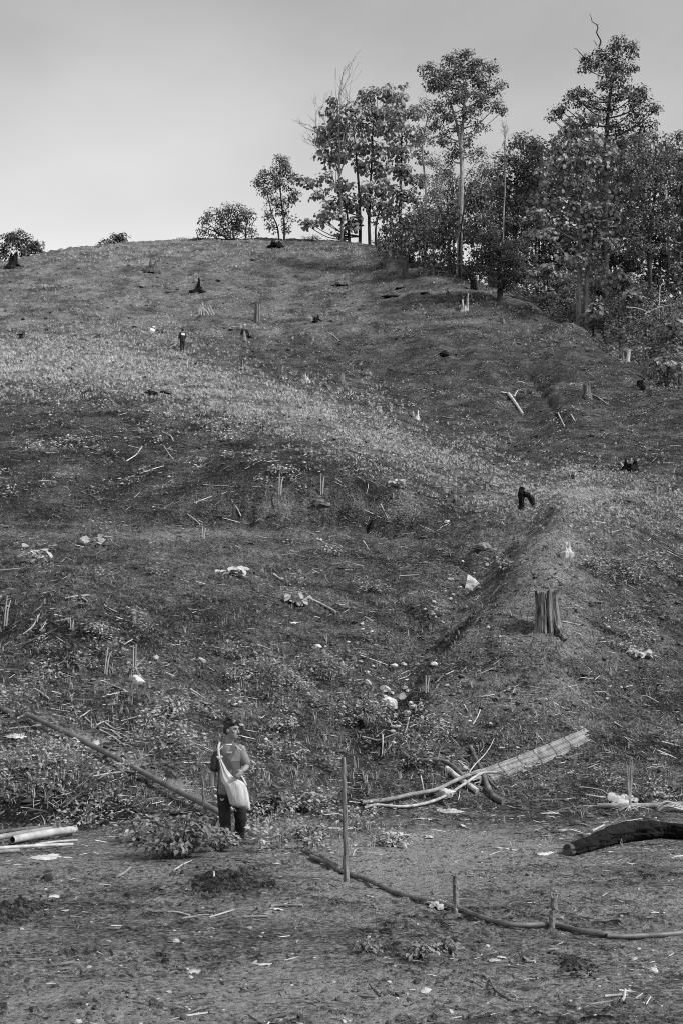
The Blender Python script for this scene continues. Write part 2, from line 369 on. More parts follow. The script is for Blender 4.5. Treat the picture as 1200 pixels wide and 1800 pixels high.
M['barkdark'] = mat('dark_tree_bark', .02, .06, 3, .9, .9, 9, (1, 1, .35), bdist=.03)
M['barkpale'] = mat('pale_tree_bark', .16, .42, 3, .9, .8, 9, (1, 1, .4), bdist=.03)
M['leaf'] = mat('tree_leaves', .05, .26, .7, .55, 0, spec=.45, island=.6, transl=.25)
M['leafd'] = mat('dark_tree_leaves', .03, .16, .7, .6, 0, spec=.3, island=.6, transl=.18)
M['leafl'] = mat('light_tree_leaves', .10, .38, .7, .5, 0, spec=.5, island=.65, transl=.25)
M['under'] = mat('undergrowth_leaves', .05, .26, .6, .6, 0, spec=.35, island=.6, transl=.2)
M['grass'] = mat('dry_pale_grass', .42, .86, 1.0, .8, 0, spec=.2, island=.5, transl=.25)
M['weed'] = mat('weed_leaves', .10, .55, 1.0, .6, 0, spec=.4, island=.6, transl=.25)
M['sprout'] = mat('slope_weeds', .24, .66, .6, .7, 0, spec=.3, island=.6, transl=.2)
M['shrub'] = mat('shrub_leaves', .06, .26, 3.0, .5, 0, spec=.5, island=.65, transl=.2)
M['straw'] = mat('dry_straw', .24, .62, 3.0, .8, 0, spec=.2, island=.8)
M['stick'] = mat('bleached_stick', .22, .50, 5, .85, .4, 30, (1, 1, .5), bdist=.004)
M['twig'] = mat('brown_twig', .05, .16, 5, .9, .4, 30, bdist=.004)
M['stone'] = mat('pale_stone', .24, .48, 3.5, .85, .6, 14, bdist=.03)
M['stoneg'] = mat('grey_stone', .12, .30, 3.5, .85, .6, 14, bdist=.03)
M['stonew'] = mat('white_stone', .34, .62, 3.0, .85, .6, 12, bdist=.03, contrast=(.3, .6))
M['clod'] = mat('soil_clods', .03, .11, 2, .95, .3, 40, island=.6, bdist=.01)
M['soil'] = mat('dark_soil', .025, .075, 4, .95, 1.0, 18, bdist=.05)
M['paper'] = mat('white_paper', .32, .56, 6, .8, .2, 12, bdist=.01)
M['cloth'] = mat('pale_cloth', .22, .46, 8, .9, .4, 25, bdist=.01)
M['bamboo'] = mat('old_bamboo', .26, .50, 5, .6, .25, 18, (1, 1, 1), spec=.4, bdist=.006)
M['bamboog'] = mat('grey_bamboo', .12, .30, 5, .7, .3, 18, spec=.3, bdist=.006)
M['pipe'] = mat('worn_pipe', .055, .17, 5, .5, .25, 25, spec=.5, bdist=.004)
# ------------------------------------------------------------------ the ground
def blobs(u, v, L):
    s = np.zeros(np.shape(u))
    for (a, b, ra, rb, w) in L: s = s + w * np.exp(-((u - a) / ra) ** 2 - ((v - b) / rb) ** 2)
    return s
RAMP = [(70, 1258), (150, 1300), (230, 1338), (300, 1375), (360, 1412)]
CUT = [(400, 893), (480, 888), (560, 884), (640, 886), (720, 892)]
BAND = [(-150, 648), (0, 640), (200, 645), (330, 668), (450, 705), (600, 750), (740, 805), (870, 855), (980, 872), (1100, 872), (1250, 890)]
def dust_and_shade(u, v, x, y):
    n = fbm(x / 2.2, y / 2.0, 4, .6); n2 = fbm(x / .6 + 9, y / .5, 3, .6)
    d = .27 + .06 * sstep(900, 960, v)
    d += .36 * sstep(1418, 1488, v + 55 * fbm(x / 2.6 + 77, y / 1.8, 3, .6))                                            # trodden flat in front
    d += blobs(u, v, [(780, 1490, 330, 55, .25), (980, 950, 85, 75, .40), (940, 1080, 110, 90, .30), (980, 1210, 200, 120, .18), (200, 1340, 90, 22, .25), (300, 1390, 70, 20, .3),
                      (130, 1300, 60, 18, .2), (1030, 870, 60, 25, .3), (150, 1770, 220, 45, .25), (640, 1760, 260, 45, .3), (360, 990, 220, 55, .16), (250, 940, 300, 9, .3),
                      (640, 1520, 160, 25, .2), (440, 1590, 260, 25, .1), (580, 1220, 120, 60, .05)])
    d -= blobs(u, v, [(120, 1600, 180, 40, .24), (300, 1650, 150, 25, .20), (560, 1660, 160, 22, .10), (1000, 1590, 200, 22, .08), (130, 1110, 120, 30, .25), (95, 1424, 125, 22, .95), (480, 800, 380, 60, .05),  # strongest blob: shade of the left undercut hollow, painted into the soil colour
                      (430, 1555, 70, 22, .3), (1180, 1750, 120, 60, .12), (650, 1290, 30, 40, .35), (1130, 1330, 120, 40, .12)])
    d += .42 * n + .22 * n2 * sstep(900, 1000, v)
    d += .36 * ridge(u, v, BAND, 42) * (1 - .5 * sstep(500, 950, u)) + .34 * ridge(u, v, RAMP, 16) + .30 * ridge(u, v, CUT, 22)
    d += sstep(640, 560, v) * (.10 + .2 * sstep(900, 300, u) + .35 * (fbm(x / 3.0 + 4, y / 3.0, 4, .6)))
    return np.clip(d, 0, 1)
# far skirt: the land runs on to the horizon
chunks = []
ii = np.arange(NR - 1)[:, None] * NU; jj = np.arange(NU - 1)[None]
Fg = np.stack([ii + jj, ii + jj + 1, ii + NU + jj + 1, ii + NU + jj], -1).reshape(-1, 4)
Vg = np.stack([X, Y, Z], -1).reshape(-1, 3)
far = []
DF = [320, 420, 600, 1000, 1800, 3000]; sel = np.arange(0, NU, 8)
prev = np.stack([X[-1, sel], Y[-1, sel], Z[-1, sel]], -1); farV = [prev]
for q, d in enumerate(DF): farV.append(np.stack([(UG[sel] - 600) / FPX * d, np.full(len(sel), float(d)), prev[:, 2] * max(0, 1 - (q + 1) / 4.0) - .3], -1))
farV = np.vstack(farV); k = len(sel)
a = np.arange(len(DF))[:, None] * k; b = np.arange(k - 1)[None]
farF = np.stack([a + b, a + b + 1, a + k + b + 1, a + k + b], -1).reshape(-1, 4)
base = (np.array([[-3000, -3000, -.6], [3000, -3000, -.6], [3000, 3000, -.6], [-3000, 3000, -.6]], float), np.array([[0, 1, 2, 3]]))
near = (np.array([[-12, -30, -.05], [12, -30, -.05], [12, 4.02, -.05], [-12, 4.02, -.05]], float), np.array([[0, 1, 2, 3]]))
gme = mesh_np('ground', [(Vg, Fg), (farV, farF), base, near], True)
dv = dust_and_shade(*to_uv(UG[None] + 0 * Y, VG), X, Y).ravel()
dv = np.clip(dv - ((1 - slope) * crumb * .42).ravel() - (slope * .16 * sstep(.02, .3, fbm(X / 2.2 + 61, Y / .55, 4, .65))).ravel(), 0, 1)  # slope term paints furrow shadows as dark contour streaks in the soil colour
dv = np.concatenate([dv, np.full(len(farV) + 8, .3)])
at_ = gme.attributes.new('dust_shade', 'FLOAT', 'POINT'); at_.data.foreach_set('value', dv.astype(np.float32))
gm, t = newmat('burnt_and_trodden_soil'); N = t.nodes; L = t.links
tcn = N.new('ShaderNodeTexCoord'); att = N.new('ShaderNodeAttribute'); att.attribute_name = 'dust_shade'
def nnoise(scale, detail=6, rough=.6, stretch=None):
    n = N.new('ShaderNodeTexNoise'); n.inputs['Scale'].default_value = scale; n.inputs['Detail'].default_value = detail; n.inputs['Roughness'].default_value = rough
    if stretch:
        mp = N.new('ShaderNodeMapping'); mp.inputs['Scale'].default_value = stretch; L.new(tcn.outputs['Object'], mp.inputs[0]); L.new(mp.outputs[0], n.inputs[0])
    else: L.new(tcn.outputs['Object'], n.inputs[0])
    return n.outputs['Fac']
def mth(op, a, b):
    n = N.new('ShaderNodeMath'); n.operation = op
    for i, q in enumerate((a, b)):
        if isinstance(q, (int, float)): n.inputs[i].default_value = q
        else: L.new(q, n.inputs[i])
    return n.outputs[0]
fine = nnoise(18, 10, .8); mid = nnoise(3.6, 9, .75); rill = nnoise(1.5, 6, .7, (1, 1.7, 1.7))
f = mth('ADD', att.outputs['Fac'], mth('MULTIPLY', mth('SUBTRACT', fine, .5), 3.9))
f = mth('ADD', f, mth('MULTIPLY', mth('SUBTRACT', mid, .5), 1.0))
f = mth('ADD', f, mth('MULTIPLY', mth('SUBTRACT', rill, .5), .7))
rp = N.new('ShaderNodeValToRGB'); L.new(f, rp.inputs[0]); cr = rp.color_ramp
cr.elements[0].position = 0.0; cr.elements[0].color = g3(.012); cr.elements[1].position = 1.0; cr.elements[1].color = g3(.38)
for p_, c_ in ((.20, .038), (.45, .110), (.70, .21)):
    e = cr.elements.new(p_); e.color = g3(c_)
pb = N.new('ShaderNodeBsdfPrincipled'); pb.inputs['Roughness'].default_value = .95; pb.inputs['Specular IOR Level'].default_value = .15
L.new(rp.outputs[0], pb.inputs['Base Color'])
vo = N.new('ShaderNodeTexVoronoi'); vo.inputs['Scale'].default_value = 16; L.new(tcn.outputs['Object'], vo.inputs[0])
hgt = mth('ADD', mth('MULTIPLY', nnoise(9, 8, .7), 1.0), mth('MULTIPLY', vo.outputs['Distance'], -.35))
hgt = mth('ADD', hgt, mth('MULTIPLY', nnoise(2.6, 8, .7), 1.6))
hgt = mth('ADD', hgt, mth('MULTIPLY', nnoise(40, 4, .7), .35))
bp = N.new('ShaderNodeBump'); bp.inputs['Strength'].default_value = 1.0; bp.inputs['Distance'].default_value = .17
L.new(hgt, bp.inputs['Height']); L.new(bp.outputs[0], pb.inputs['Normal'])
om = N.new('ShaderNodeOutputMaterial'); L.new(pb.outputs[0], om.inputs[0])
ground = obj('ground', gme, gm); ground['kind'] = 'structure'

# ------------------------------------------------------------------ ground cover nobody could count
def scatter(n, dens, u0=-140, u1=1340, v0=420, v1=1830):
    u = rng.uniform(u0, u1, n); v = rng.uniform(v0, v1, n)
    P = hits(u, v); ok = ~np.isnan(P[:, 1])
    u, v, P = u[ok], v[ok], P[ok]
    d = dens(u, v, P[:, 0], P[:, 1]); ok = rng.uniform(size=len(u)) < d
    return u[ok], v[ok], P[ok]
def patchy(x, y, s, o=0.0, lo=-.05, hi=.35):
    return sstep(lo, hi, fbm(x / s + o, y / s - o, 4, .6))
def stuff(name, chunks, m):
    o = obj(name, chunks, m); o['kind'] = 'stuff'; return o
def tuft(nb, spread, w, seed, lean=.5):
    q = np.random.default_rng(seed); V = []; F = []
    for i in range(nb):
        a = q.uniform(0, 6.283); r = q.uniform(0, spread); l = q.uniform(.55, 1.0); b = q.uniform(.15, lean)
        c, s = math.cos(a), math.sin(a); bx, by = r * math.cos(a * 3.1), r * math.sin(a * 3.1)
        o = len(V); p = (-s * w, c * w)
        V += [[bx - p[0], by - p[1], -.06], [bx + p[0], by + p[1], -.06], [bx + c*b*.35*l - p[0]*.7, by + s*b*.35*l - p[1]*.7, .55*l], [bx + c*b*.35*l + p[0]*.7, by + s*b*.35*l + p[1]*.7, .55*l], [bx + c*b*l, by + s*b*l, l * (1 - .25 * b)]]
        F += [[o, o+1, o+3], [o, o+3, o+2], [o+2, o+3, o+4]]
    return V, F
def sprig(nl, seed, up=.6, size=.5):
    """a low leafy weed: leaves on short stalks"""
    q = np.random.default_rng(seed)
    P = np.stack([q.normal(0, .33, nl), q.normal(0, .33, nl), q.uniform(.05, up, nl)], -1)
    nrm = np.stack([q.normal(0, .55, nl), q.normal(0, .55, nl) - .25, np.ones(nl)], -1)
    d = np.stack([P[:, 0] + q.normal(0, .15, nl), P[:, 1] + q.normal(0, .15, nl), q.uniform(-.2, .35, nl)], -1)
    return batch(LEAF_V, LEAF_F, P, Rfrom(nrm, d), q.uniform(.6, 1.2, nl) * size)
def put(tmpl, P, size, zs=1.0, sink=0.0):
    a = rng.uniform(0, 6.283, len(P)); S = np.stack([size, size, size * zs], -1)
    Q = P.copy(); Q[:, 2] -= sink
    return batch(tmpl[0], tmpl[1], Q, Rz(a), S)

# pale dry grass on the shoulder of the hill and running down to the right
def d_grass(u, v, x, y):
    b = ridge(u, v, BAND, 42) * (1 - .5 * sstep(420, 900, u))
    b = np.clip(b * 1.25, 0, 1) * (.12 + .88 * patchy(x, y, 3.2, 2, -.22, .22))
    b += .5 * blobs(u, v, [(180, 600, 190, 30, .5), (80, 640, 120, 40, .5), (820, 785, 60, 30, .4), (1000, 830, 40, 18, .8), (960, 875, 90, 20, .4), (1150, 895, 60, 26, .35), (590, 690, 100, 30, .3)])
    top = sstep(470, 440, v) * .25 + .35 * blobs(u, v, [(250, 450, 200, 18, 1), (620, 440, 140, 10, .8), (880, 520, 70, 18, .9), (990, 590, 60, 18, .6), (770, 478, 60, 12, .8)])
    b += top * patchy(x, y, 2.5, 7, -.3, .25)
    b += .30 * patchy(x, y, 4.0, 31, .02, .4) * sstep(620, 560, v) * sstep(900, 420, u)
    return np.clip(b, 0, 1)
u, v, P = scatter(170000, d_grass, v0=418, v1=960)
k = np.arange(len(P)) % 3; sz = rng.uniform(.10, .30, len(P)) * (.45 + .55 * sstep(42, 95, P[:, 1]))
stuff('grass', [put(tuft(7, .45, .05, 21 + q, 1.3), P[k == q], sz[k == q]) for q in range(3)], M['grass'])

# sparse pale weeds over the burnt upper slope
def d_sprout(u, v, x, y):
    up = sstep(900, 700, v)
    s = (.12 + .8 * patchy(x, y, 3.0, 13, .02, .42)) * up
    s *= .45 + .55 * sstep(900, 300, u) + .2 * sstep(520, 600, v)
    s = s + .22 * patchy(x, y, .9, 3, .1, .4) * up
    return np.clip(s * (1 - ridge(u, v, CUT, 28)), 0, .9)
def spread(n, dens, per, rad, v0, v1):
    u, v, P = scatter(n, dens, v0=v0, v1=v1); cnt = np.maximum(1, rng.poisson(per, len(P))); ix = np.repeat(np.arange(len(P)), cnt); n_ = len(ix)
    Q = P[ix].copy(); s_ = rad * (.6 + .8 * sstep(40, 110, Q[:, 1])); Q[:, 0] += rng.normal(0, 1.5, n_) * s_; Q[:, 1] += rng.normal(0, .7, n_) * s_; Q[:, 2] = Hxy(Q[:, 0], Q[:, 1]); return Q
Q = spread(10500, d_sprout, 3.6, .22, 420, 960); k = np.arange(len(Q)) % 3; sz = rng.uniform(.13, .36, len(Q))
stuff('slope_weeds', [put(sprig(7, 41 + q, .7, .42), Q[k == q], sz[k == q]) for q in range(3)], M['sprout'])

# leafy weeds on the lower mounds and round the gully
WEED = [(40,1165,90,38,1.1),(150,1185,80,35,1.0),(60,1230,80,26,.8),(230,1235,70,26,.9),(300,1245,38,26,1.2),(170,1105,30,18,.6),(500,1185,80,40,1.0),(545,1215,60,45,1.0),(420,1160,60,20,.4),
        (500,1265,28,16,1.1),(600,1240,60,30,.7),(640,1290,60,22,.9),(560,1330,80,25,.9),(330,1325,70,20,.9),(470,1335,60,22,.9),(520,1360,90,28,1.0),(620,1340,60,22,.7),(730,1300,30,22,.6),
        (700,1120,60,28,.7),(760,1095,60,32,.8),(850,1105,60,28,.8),(700,1060,40,20,.4),(880,990,40,20,.8),(1090,990,80,40,.9),(1160,1030,60,40,.7),(1120,1080,50,22,.4),(1115,1135,30,14,.9),
        (50,1330,60,45,1.1),(110,1370,80,28,1.0),(170,1385,40,18,.8),(30,1400,60,16,.6),(120,1455,60,10,.8),(90,985,80,24,.8),(130,1010,60,24,.6),(310,1005,30,16,.7),(400,1005,30,14,.7),
        (490,1020,40,16,.6),(540,1060,50,20,.7),(590,965,16,12,.9),(690,930,50,14,.7),(380,1455,60,22,.9),(470,1460,60,16,.7),(545,1475,50,28,1.1),(680,1475,55,16,1.0),(600,1480,40,22,.7),(430,1490,60,12,.9),
        (640,1660,36,14,.5),(690,1665,34,14,.6),(760,1665,32,10,.5),(950,880,90,22,.5),(1050,905,60,18,.5),(800,1390,50,10,.3),(300,1400,40,12,.3),(1140,890,50,20,.6),(740,980,60,20,.25),(930,1010,30,12,.4),(320,1130,40,14,.3)]
def d_weed(u, v, x, y):
    w = blobs(u, v, WEED); w = .95 * w * (.06 + .94 * patchy(x, y, 1.0, 5, -.08, .2))
    w += .035 * sstep(930, 1000, v) * sstep(1440, 1380, v) + .16 * patchy(x, y, 1.1, 15, .12, .4) * sstep(900, 960, v) * sstep(1440, 1360, v)
    w = w * (1 - .95 * ridge(u, v, RAMP, 26)) * (1 - ridge(u, v, [(40, 1268), (200, 1346), (365, 1434)], 17)) * (1 - ridge(u, v, CUT, 28)) * (1 - .8 * ridge(u, v, SPUR, 55)) * (1 - .9 * blobs(u, v, [(90, 1428, 105, 20, 1)])) * (1 - .6 * ridge(u, v, GUL, 18))
    return np.clip(w, 0, 1)
def clumps(n, dens, per, rad, hgt, tm, v0, v1):
    """weeds grow in clumps: a dome of sprigs round each chosen spot"""
    u, v, P = scatter(n, dens, v0=v0, v1=v1); out = []
    rr = rad * np.exp(rng.normal(0, .45, len(P))).clip(.45, 2.4); cnt = np.maximum(2, (per * (rr / rad) ** 1.6 * rng.uniform(.6, 1.4, len(P))).astype(int))
    ix = np.repeat(np.arange(len(P)), cnt); n_ = len(ix); f = rng.uniform(0, 1, n_) ** .6; a = rng.uniform(0, 6.283, n_)
    Q = P[ix].copy(); Q[:, 0] += np.cos(a) * f * rr[ix]; Q[:, 1] += np.sin(a) * f * rr[ix]; Q[:, 2] = Hxy(Q[:, 0], Q[:, 1]) + hgt * (rr[ix] / rad) * (1 - f ** 2) * rng.uniform(.2, 1, n_)
    sz = rng.uniform(.7, 1.25, n_) * (1.1 - .35 * f); return Q, sz
Q, sz = clumps(1900, d_weed, 14, .27, .20, None, 840, 1700); sz = sz * .23 * (.85 + .4 * sstep(22, 42, Q[:, 1])); k = np.arange(len(Q)) % 4
stuff('ground_cover_leaves', [put(sprig(9, 61 + q, .8, .34), Q[k == q], sz[k == q], 1.1) for q in range(4)], M['weed'])
u, v, P = scatter(16000, lambda u, v, x, y: np.clip(.35 * d_weed(u, v, x, y) + .02, 0, 1) * (v < 1490), v0=880, v1=1640)
k = np.arange(len(P)) % 2; sz = rng.uniform(.12, .30, len(P))
stuff('weed_grass', [put(tuft(6, .3, .03, 81 + q, .9), P[k == q], sz[k == q]) for q in range(2)], M['weed'])

# straw, chips and twigs lying about; clods and pebbles
def prism(bend):
    w = .5
    V = [[-.5, -w, -w], [-.5, w, -w], [-.5, 0, w], [0, -w + bend, -w], [0, w + bend, -w], [0, bend, w], [.5, -w*.6, -w], [.5, w*.6, -w], [.5, 0, w*.5]]
    F = []
    for a in (0, 3):
        for i in range(3):
            j = (i + 1) % 3; F += [[a+i, a+j, a+3+j], [a+i, a+3+j, a+3+i]]
    return V, F + [[0, 2, 1], [6, 7, 8]]
def lying(P, L, W, tm, tilt=.15):
    n = len(P); a = np.where(rng.uniform(size=n) < .6, rng.normal(0, .55, n), rng.uniform(0, 6.28, n))
    e = .5 * L; dx = np.cos(a) * e; dy = np.sin(a) * e
    dz = Hxy(P[:, 0] + dx, P[:, 1] + dy) - Hxy(P[:, 0] - dx, P[:, 1] - dy)
    d = np.stack([2 * dx, 2 * dy, dz + tilt * L * rng.normal(0, 1, n)], -1); d /= np.linalg.norm(d, axis=1, keepdims=True)
    z = np.repeat([[0., 0, 1]], n, 0); y = np.cross(z, d); y /= np.linalg.norm(y, axis=1, keepdims=True); z = np.cross(d, y)
    R = np.stack([d, y, z], -1); Q = P.copy(); Q[:, 2] += W * .5
    return batch(tm[0], tm[1], Q, R, np.stack([L, W, W * .8], -1))
def d_straw(u, v, x, y):
    s = .25 + .75 * patchy(x, y, 1.6, 21, -.1, .35)
    s *= 1 - .88 * sstep(1440, 1560, v) + .35 * blobs(u, v, [(1050, 1430, 170, 40, 1.6), (760, 1300, 120, 120, .8), (250, 1300, 80, 40, 1.2)])
    s = s * (1 - .85 * ridge(u, v, CUT, 26))
    return np.clip(s, 0, 1)
u, v, P = scatter(13000, d_straw, v0=660)
nf = sstep(1600, 1400, v); L_ = np.exp(rng.normal(math.log(.12), .6, len(P))).clip(.03, .6) * (.45 + .55 * nf + .7 * sstep(24, 60, P[:, 1])); W_ = np.minimum(.004 + .035 * L_ * rng.uniform(.4, 1.2, len(P)), .02)
stuff('straw_litter', [lying(P, L_, W_, prism(.5))], M['straw'])
u, v, P = scatter(9000, lambda u, v, x, y: np.clip(.3 + .7 * patchy(x, y, 2.0, 51, -.1, .3), 0, 1), v0=480)
L_ = np.exp(rng.normal(math.log(.22), .5, len(P))).clip(.05, 1.0) * (.4 + .4 * sstep(1600, 1400, v) + .8 * sstep(24, 70, P[:, 1])); W_ = np.clip(.07 * L_, .008, .03)
stuff('twig_litter', [lying(P, L_, W_, prism(.8))], M['twig'])
def d_clod(u, v, x, y):
    return np.clip(.15 + .85 * patchy(x, y, 1.0, 71, -.1, .35), 0, 1) * (.5 + .5 * sstep(1430, 1500, v))
u, v, P = scatter(19000, d_clod, v0=850)
S_ = np.exp(rng.normal(math.log(.011), .5, len(P))).clip(.005, .035) * (1 + .8 * sstep(22, 45, P[:, 1])); k = np.arange(len(P)) % 3
Rr = Rz(rng.uniform(0, 6.28, len(P)))
stuff('soil_clods', [batch(*ico(q, .3), P[k == q], Rr[k == q], np.stack([S_, S_ * .8, S_ * .6], -1)[k == q]) for q in range(3)], M['clod'])
u, v, P = scatter(3600, lambda u, v, x, y: np.clip(.2 + blobs(u, v, [(690, 1215, 60, 60, 1.6), (720, 1150, 60, 30, 1.0), (640, 1170, 50, 30, .7), (790, 1070, 50, 40, .6), (880, 1310, 60, 20, .6), (1100, 1700, 150, 90, .6), (760, 1160, 40, 30, .5)]), 0, 1), v0=900)
S_ = np.exp(rng.normal(math.log(.012), .5, len(P))).clip(.005, .05) * (1 + .6 * sstep(22, 35, P[:, 1])); Rr = Rz(rng.uniform(0, 6.28, len(P)))
stuff('pebbles', [batch(*ico(9, .2), P, Rr, np.stack([S_, S_ * .8, S_ * .6], -1))], M['stone'])

# short dead stubble and weed stubs that roughen the whole slope
def d_stub(u, v, x, y):
    return np.clip(.25 + .75 * patchy(x, y, 1.4, 91, -.15, .3), 0, 1) * sstep(1450, 1400, v) * (1 - .9 * ridge(u, v, CUT, 24)) * (1 - .7 * ridge(u, v, RAMP, 14)) * (1 - .9 * blobs(u, v, [(95, 1424, 110, 20, 1)]))
u, v, P = scatter(34000, d_stub, v0=425, v1=1450)
k = np.arange(len(P)) % 3; sz = rng.uniform(.06, .17, len(P)) * (.8 + .9 * sstep(40, 110, P[:, 1]))
stuff('stubble', [put(tuft(4, .9, .06, 111 + q, 1.5), P[k == q], sz[k == q]) for q in range(3)], mat('dead_stubble', .04, .30, 1.0, .85, 0, island=.75))
# knobbly clods on the slope
u, v, P = scatter(15000, lambda u, v, x, y: np.clip(.2 + .8 * patchy(x, y, 1.2, 96, -.1, .3), 0, 1) * (v < 1460) * (1 - .9 * ridge(u, v, CUT, 24)), v0=440, v1=1460)
S_ = np.exp(rng.normal(math.log(.045), .45, len(P))).clip(.02, .14) * (.8 + 1.0 * sstep(35, 110, P[:, 1])); k = np.arange(len(P)) % 3; Rr = Rz(rng.uniform(0, 6.28, len(P)))
stuff('slope_clods', [batch(*ico(20 + q, .25), P[k == q], Rr[k == q], np.stack([S_, S_ * .9, S_ * .6], -1)[k == q]) for q in range(3)], mat('slope_clod', .02, .15, 2, .95, .3, 30, island=.6))
# ------------------------------------------------------------------ trees
def pxm(D): return D / FPX
LEAF2_V = np.array([[0,0,0],[-.42,.35,.05],[-.36,.75,-.04],[0,.5,-.03],[.36,.75,-.04],[.42,.35,.05],[0,1.05,-.22]])
LEAF2_F = np.array([[0,3,1],[1,3,2],[2,3,6],[3,4,6],[3,5,4],[0,5,3]])
def crown_leaves(bl, D, leaf, n_per, clump, seed, depth=1.0, big=False, droop=0.0, out=.5, dz=0.0):
    """leaf clumps spread through each lobe of a crown; returns chunk and clump centres per lobe"""
    q = np.random.default_rng(seed); s = pxm(D); P = []; Nn = []; Dd = []; cc = []
    for (u, v, ru, rv) in bl:
        c = pt(u, v, D); c[1] += q.normal(0, .35 * ru * s) + dz
        R = np.array([ru * s, max(ru, rv) * s * .9 * depth, rv * s]) * (1.08 if big else 1.12)
        area = ru * rv * s * s * 3.14
        nc = max(3, int(area / (clump * clump) * (1.35 if big else 2.3)))
        d = q.normal(size=(nc, 3)); d /= np.linalg.norm(d, axis=1, keepdims=True)
        K = c + d * (q.uniform(.25, 1.0, (nc, 1)) ** out) * R * (1 + .16 * q.normal(size=(nc, 1)))
        cc.append((c, K))
        for k in K:
            n = max(4, int(n_per * (1 if big else 1.9) * q.uniform(.6, 1.4)))
            o = q.normal(0, 1, (n, 3)); o /= np.linalg.norm(o, axis=1, keepdims=True); o *= q.uniform(.2, 1, (n, 1)) ** .6 * clump * np.array([1, 1, .7])
            P.append(k + o)
            dd = o / clump + .5 * q.normal(size=(n, 3)) + np.array([0, 0, -droop]); Dd.append(dd)
            e_ = (k - c) / (R + 1e-6)
            Nn.append(np.stack([q.normal(0, .5, n), q.normal(0, .5, n) - .25, np.full(n, .55)], -1) + .8 * o / clump + .45 * e_)
    P = np.vstack(P); R = Rfrom(np.vstack(Nn), np.vstack(Dd)); S = leaf * (1 if big else .74) * q.uniform(.6, 1.15, len(P))
    return batch(LEAF2_V if big else LEAF_V, LEAF2_F if big else LEAF_F, P, R, S), cc
def trunk_line(pts, D, base):
    L_ = [base - np.array([0, 0, .5])] + [pt(u, v, D) for u, v in pts]
    return smoothline(L_, 5)
def limbs(line, r0, r1, cc, q, twig=.022, sub=5, n=7):
    ch = []; m = len(line); rad = np.linspace(1, 0, m) ** .8 * (r0 - r1) + r1; rad[0] *= 1.35
    ch += tube(line, rad, n, True, .06, int(q.integers(1e6)))
    hz = line[:, 2]
    for c, K in cc:
        h = np.linalg.norm(line[:, :2] - c[:2], axis=1)
        start = c[2] - .75 * np.min(h) - .3
        i = int(np.clip(np.searchsorted(hz, start), 2, m - 1)); a = line[i]; rr = min(rad[i] * .55, .10)
        mid_ = (a + c) / 2 + np.array([q.normal(0, .15), q.normal(0, .15), -.12 * np.linalg.norm(c - a)])
        bl = smoothline([a, mid_, c], 4); ch += tube(bl, np.linspace(rr, .03, len(bl)), 5, False, .05, int(q.integers(1e6)))
        for k in K[:sub]:
            w = smoothline([c, (c + k) / 2 + q.normal(0, .12, 3), k], 2); ch += tube(w, np.linspace(.03, twig * .6, len(w)), 3, False)
    return ch
GT = 'trees along the hilltop edge'
def tree(name, label, trunks, bl, D, leaf, mleaf, mbark, r0, seed, n_per=16, clump=.55, big=False, droop=.2, group=GT, cat='tree', dead=None, sub=5, out=.5, depth=1.0):
    q = np.random.default_rng(seed)
    u0, _ = trunks[0][0]; base = stand(u0, D)
    t = thing(name, label, cat, base, group)
    crown, cc = crown_leaves(bl, D, leaf, n_per, clump, seed, depth, big, droop, out)
    ch = []
    for k, tr in enumerate(trunks):
        b = stand(tr[0][0], D); line = trunk_line(tr[1:], D, b)
        mine = [x for j, x in enumerate(cc) if j % len(trunks) == k]
        ch += limbs(line, r0 * (1 if k == 0 else .8), .05, mine, q, sub=sub)
    L0 = [(V - base, F) for V, F in ch]
    obj('trunk', L0, mbark, t, True)
    obj('crown', [(crown[0] - base, crown[1])], mleaf, t)
    if dead:
        dc = []
        for pl, r in dead: obj('dead_branch', [(V - base, F) for V, F in tube(smoothline([pt(u, v, D) for u, v in pl], 4), np.linspace(r, .015, (len(pl) - 1) * 4 + 1), 4)], M['barkdark'], t)
    return t
def bare(name, label, trunk, D, forks, seed, r0, m, group=GT):
    """a leafless tree: pale trunk and a fan of thin bare branches"""
    q = np.random.default_rng(seed); base = stand(trunk[0][0], D); t = thing(name, label, 'tree', base, group)
    line = trunk_line(trunk[1:], D, base); obj('trunk', [(V - base, F) for V, F in tube(line, np.linspace(r0, .06, len(line)), 7, True, .05, seed)], m, t, True)
    ch = []
    def twigs(a, d, L_, r, lev):
        e = [a]; p = a.copy(); dd = d.copy()
        for _ in range(4):
            dd = dd + q.normal(0, .13, 3) + np.array([0, 0, .06]); dd /= np.linalg.norm(dd); p = p + dd * L_ / 4; e.append(p.copy())
        ch.extend(tube(e, np.linspace(r, max(r * .45, .012), 5), 4 if lev else 5, False))
        if lev < 3:
            for k in range(3 if lev < 2 else 2):
                i = int(q.integers(1, 5)); x = q.normal(0, .45, 3) * np.array([1, .7, .5]); x = dd + x; x /= np.linalg.norm(x)
                twigs(e[i], x, L_ * q.uniform(.45, .7), r * .5, lev + 1)
    for (u, v), (u2, v2), r in forks:
        a = pt(u, v, D); b = pt(u2, v2, D); b[1] += q.normal(0, .8); d = b - a; L_ = np.linalg.norm(d); twigs(a, d / L_, L_ * .72, r, 0)
    obj('bare_branches', [(V - base, F) for V, F in ch], m, t)
    return t

